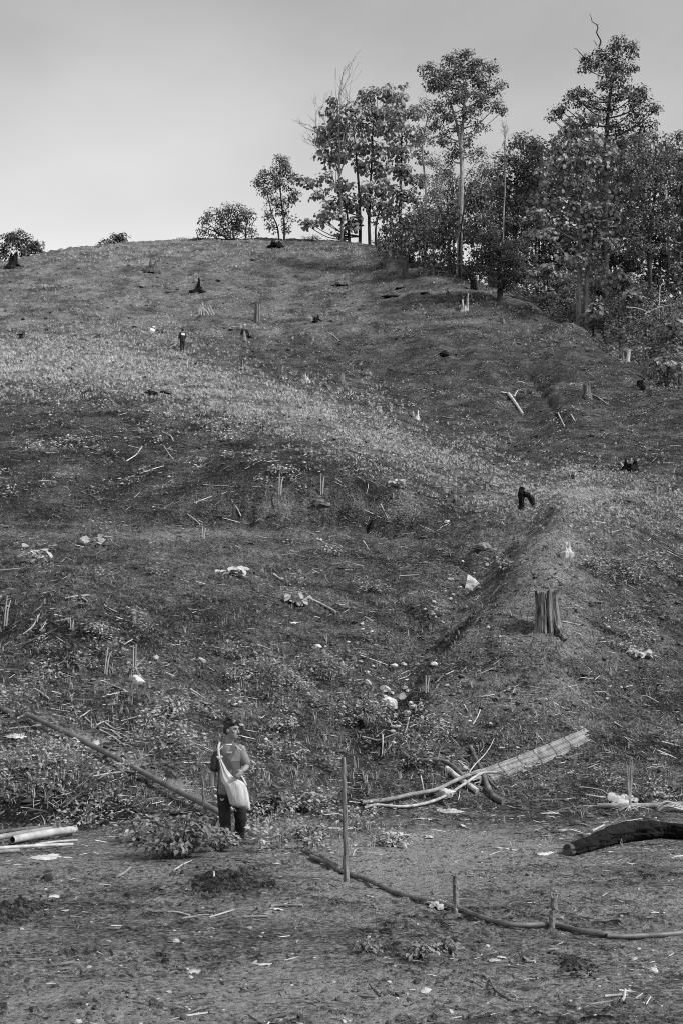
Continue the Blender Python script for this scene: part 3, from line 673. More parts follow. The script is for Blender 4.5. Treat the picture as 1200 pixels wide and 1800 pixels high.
# small trees on the left skyline
tree('small_tree', 'low spreading tree on the skyline behind the burnt stump at the left edge', [[(38,470),(38,440),(30,425)],[(38,470),(48,435),(60,428)]],
     [(20,420,13,10),(30,408,11,8),(40,424,13,10),(55,432,13,9),(65,436,12,8),(12,436,11,7),(48,443,15,5),(8,447,9,8),(72,444,6,4)], 150, .42, M['leafd'], M['barkdark'], .14, 101, 15, .5)
tree('bush', 'small dark bush peeping over the bare left skyline', [[(200,445),(200,425)],[(200,445),(210,420)]], [(205,420,13,9),(215,415,9,7),(190,428,11,6),(178,432,6,4),(222,424,6,6)], 152, .40, M['leafd'], M['barkdark'], .1, 102, 15, .5, cat='bush')
tree('bushy_tree', 'rounded many stemmed bushy tree on the crest left of the slender tree', [[(412,430),(410,405),(405,375)],[(412,430),(396,405),(378,388)],[(432,430),(432,405),(436,385)],[(412,430),(385,410),(360,400)]],
     [(400,368,20,12),(380,378,17,12),(420,372,18,13),(435,385,15,13),(362,388,10,9),(405,388,22,12),(425,398,18,12),(385,400,15,9),(356,404,9,6),(441,406,9,9),(368,412,14,6),(410,410,14,8)], 151, .40, M['leafd'], M['barkdark'], .13, 103, 11, .6, sub=8)
tree('slender_tree', 'slender airy tree with two thin stems on the crest beside a black stump', [[(499,430),(500,395),(494,350),(492,300)],[(491,430),(488,400),(478,375),(470,340)]],
     [(491,285,14,12),(500,300,16,12),(476,306,17,11),(462,318,13,9),(512,312,10,11),(490,325,20,12),(515,338,10,12),(466,340,11,9),(484,352,14,10),(508,352,11,10),(497,372,13,9),(474,378,9,9),(514,388,9,5),(482,398,11,7),(500,396,9,8),(455,318,7,5)],
     151, .38, M['leafd'], M['barkdark'], .13, 104, 12, .55, sub=8)
# the teak-like group left of the tall tree
bare('leafless_tree', 'leafless tree with pale trunk and bare twigs fanning out above big leaved trees', [(600,440),(600,380),(597,330),(594,300)], 150,
     [((594,302),(540,180),.10),((595,300),(565,175),.09),((596,305),(606,150),.10),((594,290),(585,165),.09),((597,310),(640,160),.08),((590,262),(524,212),.07),((590,300),(545,250),.06),((598,300),(620,190),.07),((560,235),(530,190),.05)], 105, .19, M['bark'])
tree('broadleaf_tree', 'big leaved tree at the left end of the wood with drooping low side branches', [[(632,440),(632,380),(628,300),(620,220)],[(614,440),(612,400),(606,360),(590,330)]],
     [(585,205,20,22),(570,235,18,20),(600,230,22,22),(575,268,22,20),(607,262,25,20),(592,180,14,12),(615,200,18,18),(550,318,16,7),(533,318,7,6),(575,312,16,10),(595,330,26,14),(560,342,14,9),(578,362,18,9),(615,355,22,18),(545,396,17,6),(536,393,8,5),(570,392,16,9),(590,385,18,12),(625,395,20,14),(600,412,18,8),(565,378,12,6)],
     151, .45, M['leafl'], M['barkdark'], .2, 106, 13, .62, True, .5, out=.8)
tree('broadleaf_tree', 'tall big leaved tree with rounded top between leafless tree and ridge trees', [[(650,440),(648,380),(652,300),(655,220)],[(662,440),(660,400),(672,350)]],
     [(640,175,18,13),(662,168,18,14),(680,165,16,14),(650,198,22,18),(675,195,22,18),(637,222,18,16),(660,230,22,18),(685,225,18,18),(640,258,18,16),(668,265,22,16),(640,292,22,16),(665,300,20,16),(650,330,18,14),(675,335,18,14),(655,365,20,14),(640,345,14,12),(678,370,14,14)],
     153, .45, M['leafl'], M['barkdark'], .2, 107, 13, .62, True, .5, out=.8)
tree('broadleaf_tree', 'big leaved tree with pointed topmost tuft left of the tall pale trunk', [[(703,452),(702,400),(704,320),(706,220)]],
     [(708,155,8,11),(704,172,14,11),(698,195,20,16),(722,200,18,14),(705,225,24,16),(690,250,16,14),(724,240,18,18),(706,268,22,16),(735,268,14,16),(690,295,18,14),(715,305,22,16),(738,315,14,16),(700,330,20,14),(725,345,22,16),(698,362,18,12),(715,385,22,14),(738,378,14,14)],
     149, .45, M['leafl'], M['barkdark'], .22, 108, 13, .62, True, .5, out=.8)
tree('thin_tree', 'thin pale stemmed tree with wispy foliage just left of the tall pale trunk', [[(746,468),(745,420),(748,340),(742,260),(752,200)]],
     [(745,180,14,9),(735,195,12,10),(755,205,14,10),(745,225,16,12),(762,240,12,10),(738,250,12,10),(755,285,14,12),(742,312,12,10),(760,335,14,10),(745,360,14,10),(765,380,14,12),(770,345,10,14),(772,310,9,12)], 142, .36, M['leafl'], M['barkpale'], .16, 109, 13, .6, sub=8)
# the tall one with the pale trunk
tree('tall_tree', 'tallest pale trunked tree standing free at the wood edge with spreading top', [[(806,490),(808,400),(811,300),(810,250),(815,190),(818,140)],[(806,490),(807,400),(810,280),(800,210),(782,160)]],
     [(800,108,22,12),(818,98,20,10),(838,115,20,12),(858,122,15,10),(772,140,22,14),(752,122,12,9),(742,126,7,5),(760,152,14,10),(795,130,24,14),(825,135,24,14),(850,145,20,10),(875,148,11,6),(790,155,24,12),(822,160,26,12),(858,165,18,9),(845,182,20,10),(870,190,14,7),(884,194,5,3),(800,180,22,10),(775,185,14,10),(785,205,22,10),(826,205,22,12),(765,218,12,10),(800,228,18,9),(842,222,14,8),(776,245,16,10),(824,245,15,9),(806,262,12,14),(790,272,12,9),(828,272,9,10)],
     131, .36, M['leafd'], M['barkpale'], .30, 110, 15, .55, sub=6)
tree('dense_tree', 'dense mid height tree filling the gap behind the tall pale trunk', [[(790,470),(788,400),(785,340)]],
     [(780,300,20,16),(795,320,22,18),(770,340,20,18),(800,355,22,18),(775,375,22,18),(830,320,18,22),(838,350,20,20),(800,392,22,16),(835,385,18,16),(765,405,18,14),(850,300,14,16),(845,270,10,14),(820,410,18,14)], 145, .40, M['leaf'], M['barkdark'], .2, 111, 14, .62)
tree('feathery_bush', 'dark feathery bush on the skyline under the big leaved trees', [[(692,445),(690,420)],[(692,445),(680,415)]], [(690,412,18,13),(676,425,14,10),(704,428,14,10),(690,430,20,9),(664,432,8,7)], 144, .24, M['leafd'], M['barkdark'], .1, 112, 26, .5, cat='bush', droop=.8)
tree('feathery_bush', 'grey green feathery bush right of the thin pale stemmed tree', [[(742,462),(740,420)],[(742,462),(752,415)]], [(735,400,16,14),(752,405,14,13),(740,422,18,13),(762,425,12,12),(725,428,12,10)], 141, .26, M['leaf'], M['barkdark'], .1, 113, 24, .5, cat='bush', droop=.7)
# right of the tall tree
bare('dead_sapling', 'thin dead sapling with pale stem and bare twig top among dark crowns', [(884,470),(884,390),(887,330),(886,270),(887,240)], 124,
     [((887,245),(876,222),.03),((887,245),(892,218),.03),((887,245),(884,220),.03),((887,330),(852,285),.035),((886,350),(850,320),.03),((886,300),(900,265),.02)], 114, .065, M['barkpale'])
tree('dense_tree', 'round topped tree behind the thin dead sapling', [[(905,500),(905,400),(910,300)]],
     [(915,244,14,9),(900,252,14,10),(930,250,18,10),(948,262,14,12),(885,272,16,12),(910,278,22,16),(935,285,20,16),(870,300,18,14),(895,310,22,18),(925,318,24,18),(950,315,16,18),(865,335,20,18),(890,350,22,18),(920,355,22,20),(945,352,18,20),(870,375,20,16),(900,390,24,16),(930,390,22,18),(952,392,14,18)], 126, .40, M['leaf'], M['barkdark'], .25, 115, 14, .62)
tree('dark_tree', 'very dark low evergreen tree at the wood edge right of the tall pale trunk', [[(876,515),(876,470),(872,420)],[(876,515),(890,460),(905,425)]],
     [(856,388,12,14),(862,405,16,14),(850,420,12,12),(872,430,22,16),(895,435,20,14),(912,425,18,11),(926,414,11,7),(855,450,18,14),(880,455,24,16),(905,455,20,14),(862,476,20,14),(888,482,22,14),(908,478,16,12),(848,470,10,10),(872,498,18,9),(893,502,16,8),(926,440,9,8)], 117, .26, M['leafd'], M['barkdark'], .2, 116, 24, .5, droop=.5)
tree('forest_giant', 'tallest tree of the wood rising in tiers with a dead branch on top', [[(1062,600),(1062,400),(1064,260),(1070,180),(1082,110)]],
     [(1082,78,18,9),(1100,82,14,8),(1065,92,16,10),(1085,98,20,10),(1108,97,12,7),(1035,103,14,8),(1050,110,18,9),(1025,118,8,6),(1112,115,8,6),(1062,124,20,8),(1095,118,18,8),(1085,138,22,10),(1068,150,18,9),(1018,158,14,7),(1008,166,8,6),(1100,155,16,8),(1038,165,12,6),(1120,158,14,9),(1080,170,22,10),(1010,178,16,8),(990,186,12,6),(1032,182,16,8),(975,198,9,6),(968,208,5,3),(985,195,12,6),(1060,192,22,9),(1105,178,20,10),(1132,172,14,8),(1110,200,22,10),(1145,192,14,8),(1155,190,7,5),(1128,212,18,9),(1050,210,18,9),(1085,222,24,11),(1145,218,10,7),(1120,232,20,9),(1070,245,20,12),(1100,255,24,14)],
     122, .38, M['leafd'], M['barkdark'], .34, 117, 15, .55, sub=6,
     dead=[([(1052,82),(1055,72),(1048,58),(1050,48),(1046,42),(1040,38),(1038,30),(1034,24)],.08),([(1048,44),(1052,42)],.03),([(1048,80),(1045,74),(1042,70)],.04),([(1030,105),(1020,95),(1013,87),(1007,84)],.06),([(1112,80),(1118,76),(1121,70)],.04),([(1090,130),(1102,112),(1112,105)],.06)])
tree('broad_tree', 'broad leafy tree with twin trunks at the wood edge above the slope', [[(1014,575),(1016,520),(1018,440),(1015,340),(1010,250)],[(1026,575),(1030,500),(1036,430),(1048,330),(1050,260)]],
     [(1000,212,14,9),(1020,205,18,10),(1042,212,18,10),(990,228,16,12),(1015,228,22,12),(1045,232,22,13),(1072,240,16,12),(982,255,18,14),(1010,258,22,15),(1040,262,22,15),(1070,268,20,15),(1092,280,14,14),(972,285,18,15),(1000,290,22,16),(1032,295,24,16),(1065,300,22,16),(1095,310,16,16),(960,315,18,14),(990,325,22,16),(1020,330,24,16),(1055,335,24,16),(1085,345,20,16),(1108,335,12,12),(950,345,16,13),(980,358,22,15),(1012,365,24,15),(1045,370,24,16),(1078,378,20,15),(1100,370,12,12),(945,378,16,12),(970,390,22,13),(1002,398,24,14),(1035,402,24,14),(1068,408,22,14),(1095,405,14,12),(940,405,14,9),(965,418,18,9),(1000,430,24,11),(1035,436,26,12),(1070,438,20,11),(985,455,18,8),(1020,462,22,9),(1050,466,18,8)],
     112, .36, M['leafl'], M['bark'], .26, 118, 17, .58, True, .5, sub=4, out=.75)
tree('dark_trunk_tree', 'tree with a straight dark trunk near the right edge of the wood', [[(1142,600),(1142,520),(1140,430),(1150,340),(1155,280)],[(1142,600),(1141,470),(1165,420),(1190,395)]],
     [(1120,250,14,12),(1148,240,16,9),(1168,250,14,10),(1130,275,18,13),(1160,278,18,13),(1112,298,16,14),(1145,305,20,14),(1172,308,14,14),(1125,332,20,14),(1155,338,18,13),(1110,360,16,14),(1140,366,20,13),(1170,365,14,14),(1122,395,18,13),(1152,398,18,12),(1182,402,16,12),(1115,425,16,12),(1140,440,16,9),(1165,428,14,9)], 111, .38, M['leaf'], M['barkdark'], .24, 119, 13, .58)
tree('edge_tree', 'ragged tree cut by the right border of the picture', [[(1205,620),(1202,500),(1198,380),(1192,280)]],
     [(1188,238,11,10),(1200,250,14,12),(1182,262,9,9),(1196,282,16,12),(1210,300,16,16),(1186,312,12,12),(1202,335,18,14),(1190,362,14,12),(1212,370,18,16),(1196,395,16,12),(1186,432,16,12),(1205,440,18,16),(1192,470,16,12),(1225,330,18,20),(1228,420,20,22),(1205,500,18,14)], 108, .38, M['leaf'], M['barkdark'], .24, 120, 13, .58)
# the darker wood behind, one mass with its own stems
def mass(bl, D0, D1, leaf, n_per, clump, seed, big=False, droop=.2):
    out = []; q = np.random.default_rng(seed)
    for b in bl:
        c, _ = crown_leaves([b], q.uniform(D0, D1), leaf, n_per, clump, int(q.integers(1e6)), 1.0, big, droop, .4); out.append(c)
    return out
q = np.random.default_rng(5); bl = []
for u in np.arange(680, 1300, 23):
    top = np.interp(u, [680, 770, 830, 900, 960, 1010, 1090, 1180, 1300], [405, 390, 350, 330, 330, 330, 330, 340, 330])
    bot = np.interp(u, [680, 770, 900, 1000, 1100, 1200, 1300], [445, 470, 515, 560, 610, 660, 700])
    for v in np.arange(top - (60 if u > 930 else 0), bot, 21 if u > 930 else 30): bl.append((u + q.normal(0, 6), v + q.normal(0, 8), 21, 19))
stems = []
for k in range(14):
    u = q.uniform(780, 1260); D = q.uniform(128, 145); b = stand(u, D); line = trunk_line([(u + q.normal(0, 3), 420), (u + q.normal(0, 8), 330)], D, b); stems += tube(line, np.linspace(.14, .05, len(line)), 5, False)
wood = obj('forest', mass(bl, 126, 140, .56, 6, .62, 131), M['leafd']); wood['kind'] = 'stuff'
ws = obj('forest_stems', stems, M['barkdark']); ws['kind'] = 'stuff'
# undergrowth along the edge of the wood
bl = []
for u in np.arange(690, 1260, 17):
    vb = np.interp(u, [690, 760, 830, 905, 1000, 1100, 1200, 1260], [448, 472, 497, 520, 572, 640, 700, 745]); vt = np.interp(u, [690, 760, 830, 905, 960, 1020, 1100, 1180, 1260], [434, 448, 466, 485, 470, 470, 478, 520, 540])
    for v in np.arange(vb + 4, vt, -13): bl.append((u + q.normal(0, 5), v + q.normal(0, 5), q.uniform(11, 18), q.uniform(8, 12)))
und = []
for b in bl:
    c0 = float(np.interp(b[0], [690, 760, 830, 905, 1000, 1100, 1200, 1260], [145, 135, 128, 122, 111, 99, 87, 84])); vb = np.interp(b[0], [690, 760, 830, 905, 1000, 1100, 1200, 1260], [448, 472, 497, 520, 572, 640, 700, 745])
    D = c0 + .3 + max(0, vb - b[1]) * .10 + q.uniform(0, 2)
    c, _ = crown_leaves([b], D, q.choice([.26, .34, .42]), 8, .5, int(q.integers(1e6)), .8, False, .3, .4); und.append(c)
o_ = obj('undergrowth', und, M['under']); o_['kind'] = 'stuff'
for (u, v, ru, rv, D, lab) in [(955,478,20,12,119,'pale leafy shrub at the wood edge right of the dark evergreen'), (1085,490,24,16,112,'pale big leaved shrub under the broad twin trunked tree'), (1112,520,20,14,108,'light shrub left of the straight dark trunk'),
                             (1188,575,18,14,100,'shrub at the right border below the ragged tree'), (1165,640,20,12,92,'low shrub beside the dark hollow at the lower right wood edge'), (1050,545,16,12,109,'shrub between the twin trunks and the thin charred post')]:
    tree('shrub', lab, [[(u, v + rv), (u, v)], [(u, v + rv), (u + ru * .4, v - 3)]], [(u, v, ru * .8, rv * .8), (u - ru * .6, v + 4, ru * .5, rv * .6), (u + ru * .6, v + 3, ru * .5, rv * .6), (u, v - rv * .5, ru * .5, rv * .5)], D, .40, M['leafl'], M['barkdark'], .06, int(u), 14, .45, True, .4, 'shrubs under the wood edge', 'shrub')
# tiny bushes and a bent pale sapling
for (u, v, r, lab) in [(325,424,10,'tiny twiggy bush on the skyline left of the rounded bushy tree'), (343,419,6,'tiny dark bush tuft at the left foot of the rounded bushy tree'), (572,428,16,'wispy bush on the crest left of the leafless tree'), (548,420,14,'wispy low bush on the crest under the drooping branches')]:
    tree('bush', lab, [[(u, 434), (u, v)]], [(u, v, r, r * .6), (u + r * .7, v + 4, r * .5, r * .4), (u - r * .7, v + 4, r * .5, r * .4)], 151, .26, M['leafd'], M['barkdark'], .04, int(u), 9, .45, cat='bush')
p0 = stand(1158, 106); o_ = obj('pale_sapling', [(V - p0, F) for V, F in tube(smoothline([pt(1158, 560, 106), pt(1158, 530, 106), pt(1159, 508, 106), pt(1162, 500, 106), pt(1165, 497, 106)], 4), np.linspace(.05, .03, 17), 5)], M['pale'], None, True, p0)
tag(o_, 'thin pale bent sapling stem right of the straight dark trunk', 'sapling')
for (a, b, lab) in [((1100,540),(1145,552),'pale fallen branch crossing left of the straight dark trunk'), ((1132,552),(1185,535),'pale fallen branch slanting right of the straight dark trunk')]:
    p0 = pt(*a, 104); p1 = pt(*b, 104); o_ = obj('fallen_branch', [(V - p0, F) for V, F in tube(smoothline([p0, (p0 + p1) / 2 + [0, 0, .15], p1], 4), np.linspace(.05, .02, 9), 5)], M['pale'], None, True, p0); tag(o_, lab, 'branch', 'fallen branches in the undergrowth')
# ------------------------------------------------------------------ stumps left by the clearing
def stump(u, v, hpx, wpx, m, label, seed, jag=.35, flare=.5, lean=(0, 0), peaks=(), rest=.75, roots=(), hollow=.6, n=22, ell_=1.0, name='stump', cat='stump', group='stumps left on the cleared hill', flute=.12):
    q = np.random.default_rng(seed); b = at(u, v); s = b[1] / FPX; h = hpx * s * 1.12; r = wpx * s * .5 * 1.15 / (1 + flare * .45)
    ang = np.linspace(0, 2 * np.pi, n, endpoint=False)
    fl = 1 + flute * np.sin(ang * q.integers(3, 6) + q.uniform(0, 6)) + flute * .6 * np.sin(ang * 9 + q.uniform(0, 6)) + .05 * q.normal(size=n)
    top = rest * (1 - jag * q.uniform(0, 1, n))
    for a, w, hh in peaks:
        d = np.abs((ang - math.radians(a) + np.pi) % (2 * np.pi) - np.pi); top = np.maximum(top, hh * (1 - .35 * np.clip(d / math.radians(w), 0, 1)) * (d < math.radians(w)) * (1 - .1 * q.uniform(0, 1, n)))
    V = []; lv = [-.18 / max(h, .2) * 1.2, 0, .08, .2, .4, .65, .85, 1.0]
    for t_ in lv:
        tt = max(t_, 0); rr = r * fl * (1 + flare * (1 - tt) ** 4 * (1 + .6 * np.sin(ang * 3 + seed))) * (1 - .12 * tt) * (1 + .03 * q.normal(size=n))
        z = np.where(t_ < 0, t_ * h, np.minimum(t_ * top, top) * h)
        V.append(np.stack([rr * np.cos(ang) + lean[0] * z, rr * np.sin(ang) * ell_ + lean[1] * z, z], -1))
    ti = V[-1].copy(); c = ti.mean(0)
    inn = ti * [.72, .72, 1] + [c[0] * .28, c[1] * .28, -.03 * h]; V.append(inn)
    fl_ = inn * [.8, .8, 0] + [c[0] * .2, c[1] * .2, h * min(top.min(), rest) * (1 - hollow)]; V.append(fl_)
    k = len(V); V = np.vstack(V + [fl_.mean(0)[None]])
    i = np.arange(k - 1)[:, None] * n; j = np.arange(n)[None]; j2 = (j + 1) % n
    F = np.stack([i + j, i + j2, i + n + j2, i + n + j], -1).reshape(-1, 4)
    jj_ = np.arange(n); Ft = np.stack([(k - 1) * n + jj_, (k - 1) * n + (jj_ + 1) % n, np.full(n, k * n)], -1)
    ch = [(V, np.vstack([np.stack([F[:, 0], F[:, 1], F[:, 2]], -1), np.stack([F[:, 0], F[:, 2], F[:, 3]], -1), Ft]))]
    o = obj(name, ch, m, None, False, b); tag(o, label, cat, group)
    for a, L_ in roots:
        a = math.radians(a); L_ = L_ * s; P = []
        for t_ in (.25, .5, .8, 1.0):
            x = math.cos(a) * (r * .6 + L_ * t_); y = math.sin(a) * (r * .6 + L_ * t_); P.append([x, y, float(Hxy(b[0] + x, b[1] + y)) - b[2] + .22 * h * (1 - t_) ** 1.5 - .02])
        P = np.array([[0, 0, .25 * h]] + P); l = smoothline(P, 3)
        obj('root', tube(l, np.linspace(r * .38, r * .08, len(l)), 6, True, .1, seed), m, o, True)
    return o
ch, gr, pa, md = M['char'], M['grey'], M['pale'], M['mid']
stump(22, 472, 33, 17, ch, 'tall black hollow stump with spread roots at the left edge of the skyline', 1, .3, .9, (.1, 0), [(60, 60, 1)], .8, [(-10, 18), (200, 14), (-70, 14)])
stump(268, 477, 28, 17, md, 'dark forked stump with a long root to its left below the skyline', 2, .5, .8, (.05, 0), [(150, 30, 1.0), (20, 50, .8)], .5, [(185, 22), (-60, 8), (0, 6)])
stump(349, 513, 28, 15, ch, 'small black burnt stump ending in a pointed spire', 3, .6, 1.0, (0, 0), [(90, 35, 1.0)], .45, [(190, 10), (-10, 8)])
stump(452, 565, 32, 9, gr, 'pale upright post stump with a black burnt upper left side', 5, .1, .15, (.03, 0), [], .95)
stump(486, 431, 12, 20, ch, 'low jagged black stump beside the slender tree on the crest', 6, .6, .5, (0, 0), [(180, 25, 1), (60, 25, .9)], .6)
stump(556, 566, 14, 11, ch, 'tiny black stump with roots on the bare slope right of the pale post stump', 7, .4, .8, (0, 0), [(40, 40, 1)], .6, [(190, 9), (-20, 9)])
stump(604, 500, 23, 22, gr, 'wide jagged grey stump with a dark root running left under the leafless tree', 8, .55, .5, (0, 0), [(120, 20, 1), (30, 20, .9), (75, 15, .8)], .6, [(195, 32), (-15, 9), (-60, 14)])
stump(710, 490, 33, 9, md, 'tall dark post stump with a flat slanting top on the upper slope', 9, .12, .1, (.06, 0), [], .95)
stump(832, 509, 20, 12, ch, 'squat solid black stump below the tall pale trunk', 10, .2, .2, (-.05, 0), [], .9)
stump(816, 548, 32, 12, pa, 'pale split stump with two tall splinters on the right upper slope', 11, .5, .25, (.08, 0), [(20, 35, 1.0), (170, 45, .7)], .3)
stump(882, 567, 20, 8, gr, 'small thin grey snag right of the pale split stump', 12, .5, .3, (0, 0), [(90, 40, 1)], .4)
stump(788, 521, 15, 10, md, 'small half burnt stump left of the squat black one', 13, .5, .4, (0, 0), [(120, 40, 1)], .5)
stump(745, 465, 19, 8, pa, 'pale post stump on the ridge just left of the tall pale trunk', 14, .3, .3, (0, 0), [(90, 50, 1)], .7)
stump(722, 461, 20, 8, ch, 'dark splintered stump on the ridge under the pointed leafy tree', 15, .5, .3, (0, 0), [(150, 30, 1), (30, 30, .9)], .5)
stump(685, 450, 13, 4, pa, 'tiny pale stake stump on the ridge above the tall dark post stump', 16, .2, .1)
stump(1030, 698, 28, 14, gr, 'fluted grey stump with a long root to the right on the open right slope', 18, .35, .6, (.03, 0), [(160, 60, 1)], .8, [(-5, 44), (-55, 10), (200, 8)], flute=.2)
stump(1125, 681, 16, 14, ch, 'low dark stump near the right wood edge', 19, .25, .3)
stump(1102, 636, 24, 6, pa, 'thin pale leaning slab stump at the right wood edge', 20, .2, .15, (.14, 0), [], .95, ell_=.5)
stump(1094, 634, 16, 4, gr, 'thin grey stub beside the pale leaning slab stump', 201, .2, .15, (.0, 0), [], .95)
stump(1076, 620, 14, 7, pa, 'short pale stump left of the leaning slab at the wood edge', 21, .3, .2, (.1, 0))
stump(1042, 596, 36, 4, ch, 'thin charred post below the twin trunked tree', 22, .2, .3, (.02, 0), [(90, 50, 1)], .7)
stump(1052, 601, 18, 10, gr, 'half pale half black stump beside the thin charred post', 23, .5, .4, (0, 0), [(150, 40, 1)], .5)
stump(1108, 826, 21, 22, ch, 'black burnt stump with two horns low on the right slope', 24, .4, .4, (0, 0), [(170, 30, 1.0), (10, 40, .85)], .45, [(185, 14)])
stump(853, 863, 18, 5, gr, 'thin grey stake stump above the gully head', 26, .15, .1)
stump(1153, 868, 18, 6, gr, 'thin grey stake stump at the right in pale grass', 27, .2, .1)
stump(487, 663, 26, 10, md, 'dark leaning stump at the upper edge of the pale grass band', 28, .3, .4, (.28, 0), [(60, 60, 1)], .8)
stump(537, 669, 15, 12, pa, 'ragged pale stump with a black left foot in the grass', 29, .6, .5, (0, 0), [(100, 25, 1)], .6)
stump(599, 671, 19, 12, gr, 'low pale grey stump with a fringed top right of two others in the grass', 30, .3, .3)
stump(730, 736, 16, 11, pa, 'small pale cleft stump in the grass band halfway to the right', 31, .5, .3, (0, 0), [(20, 40, 1.0), (170, 35, .9)], .4)
stump(426, 646, 16, 3, gr, 'thin grey stake below the hatted worker', 32, .1, .1)
stump(993, 972, 21, 17, pa, 'small ragged pale stump with dark left side on the spur top', 33, .6, .5, (0, 0), [(60, 20, 1), (0, 20, .95), (120, 20, .8)], .55, [(-20, 8)])
stump(793, 880, 20, 18, md, 'pointed dark earth crusted stump at the end of the cut bank', 35, .3, .9, (0, 0), [(90, 70, 1)], .6)
# the black stump standing on two legs
b = at(924, 893); s = b[1] / FPX; o = tag(obj('stump', tube(smoothline(np.array([[-.18, 0, -.15], [-.16, 0, .25], [-.17, 0, .55], [-.13, 0, .72]]), 4), [.10]*5 + [.12]*4 + [.09]*4, 8, True, .12, 4), ch, None, False, b), 'black burnt stump standing on two legs above the gully head', 'stump', 'stumps left on the cleared hill')
obj('burnt_arm', tube(smoothline(np.array([[-.15, 0, .48], [.02, .02, .46], [.17, 0, .34], [.25, -.05, .08], [.31, -.08, -.16]]), 4), np.array([.10,.12,.13,.12,.11,.10,.10,.09,.10,.11,.10,.09,.08,.09,.08,.07,.06]), 7, True, .16, 5), ch, o)
# pale fanned snag of split slats on the upper slope
b = at(361, 553); s = b[1] / FPX; t = thing('split_stump', 'pale split stump fanned into leaning slats on the upper slope', 'stump', b, 'stumps left on the cleared hill')
for k in range(7):
    x = (k - 3) * .16; q = np.random.default_rng(k); top = np.array([x * .5 - .25 + .06 * k, .1 * q.normal(), (.75 + .35 * math.sin(k * 1.3)) * (1.15 if k in (2, 3) else .8)]); l = smoothline(np.array([[x * 1.4 + .15, 0, -.15], (np.array([x * 1.3 + .05, 0, .1]) + top) / 2, top]), 4)
    obj('slat', tube(l, np.linspace(.09, .035, len(l)), 5, True, .1, k), pa, t)
# dark charred lumps and logs lying on the slope
for (u, v, rx, rz, sd, lab, nm) in [(780, 626, 12, 7, 41, 'rounded black charred lump on the bare right slope', 'charred_log'), (686, 522, 18, 3.2, 42, 'long dark charred log lying flat below the tall dark post stump', 'charred_log'), (700, 507, 9, 2.5, 43, 'short dark charred log piece above the long flat one', 'charred_log'), (745, 517, 9, 3, 44, 'small charred root lump left of the half burnt stump', 'charred_log')]:
    b = at(u, v); s = b[1] / FPX; o = obj(nm, rock_mesh((rx * s, max(rz, 4) * s * 1.2, rz * s), sd, 2, .3), ch, None, True, b + [0, 0, rz * s * .5]); tag(o, lab, 'log', 'charred logs on the upper slope')
# pale driftwood fork on the right slope
def lie(pix, lift=.05, dflt=100):
    out = []
    for p in pix:
        b = at(p[0], p[1]); out.append(b + [0, 0, lift + (p[2] if len(p) > 2 else 0)])
    return np.array(out)
def pole(name, pix, r0, r1, m, label, cat, group=None, n=8, k=5, jit=.06, seed=0, lift=None):
    l = smoothline(lie(pix, max(r0, r1) * .8 if lift is None else lift), k); b = l[0].copy()
    o = obj(name, tube(l - b, np.linspace(r0, r1, len(l)), n, True, jit, seed), m, None, True, b)
    return tag(o, label, cat, group) if label else o
t0_ = pole('forked_branch', [(893, 694), (902, 706), (908, 716), (918, 731)], .11, .08, pa, 'pale forked driftwood branch lying on the open right slope', 'branch')
for pix, r in (([(880, 692), (893, 694), (903, 698)], .06), ([(903, 700), (910, 688), (918, 690)], .05)):
    l = smoothline(lie(pix, .1), 4) - np.array(t0_.location); obj('side_branch', tube(l, np.linspace(r, r * .5, len(l)), 6, True, .1, 3), pa, t0_)
for pix, lab in (([(980, 728), (985, 738), (992, 750)], 'thin pale branch below the driftwood fork'), ([(1003, 730), (1010, 742)], 'short thin stick right of the driftwood fork'), ([(1028, 690), (1050, 700), (1070, 712)], 'thin pale root or stick downslope of the fluted grey stump'), ([(576, 585), (588, 592), (596, 600)], 'thin pale stick on the slope below the tiny black stump'), ([(1090, 815), (1100, 830)], 'thin stick beside the black horned stump')):
    pole('stick', pix, .05, .03, M['stick'], lab, 'stick', 'sticks on the upper slope')

# the large old stump on the spur
b = at(966, 1117); b = at(963, 1112); s = b[1] / FPX
q = np.random.default_rng(77); n = 72; ang = np.linspace(0, 2 * np.pi, n, endpoint=False)
r = 20.5 * s; h = 78 * s
groove = sum(a_ * np.sin(ang * f_ + q.uniform(0, 6.3)) for a_, f_ in ((.035, 4), (.018, 9), (.016, 15), (.014, 23))) + .012 * q.normal(size=n)
def adist(a0): return np.abs((ang - math.radians(a0) + np.pi) % (2 * np.pi) - np.pi)
crack = -.42 * np.exp(-(adist(262) / .13) ** 2) - .14 * np.exp(-(adist(228) / .07) ** 2) - .10 * np.exp(-(adist(305) / .05) ** 2) - .2 * np.exp(-(adist(200) / .08) ** 2)
top = 1 - .03 * (np.floor(ang * 3.1) % 3) - .05 * q.uniform(0, 1, n) - .10 * np.exp(-(adist(310) / .35) ** 2) - .05 * np.exp(-(adist(225) / .3) ** 2) + .05 * np.exp(-(adist(275) / .25) ** 2)
top = np.where(adist(262) < .10, top - .12, top)
V = []
for t_ in (-.2, -.05, .03, .10, .2, .32, .45, .58, .70, .82, .92, 1.0):
    tt = max(t_, 0)
    fl = 1 + (1 - tt) ** 3 * (.16 + .28 * np.exp(-(adist(330) / .5) ** 2) + .20 * np.exp(-(adist(195) / .4) ** 2) + .2 * np.exp(-(adist(90) / .6) ** 2))
    rr = r * (1 + groove * (.7 + .5 * tt) + crack * (1 - .25 * tt) * (.75 + .25 * math.sin(t_ * 9))) * fl * (1 - .03 * tt) * (1 + .012 * q.normal(size=n))
    z = t_ * h * (top if t_ > .5 else 1 + 0 * top)
    V.append(np.stack([rr * np.cos(ang) - .04 * z, rr * np.sin(ang), z], -1))
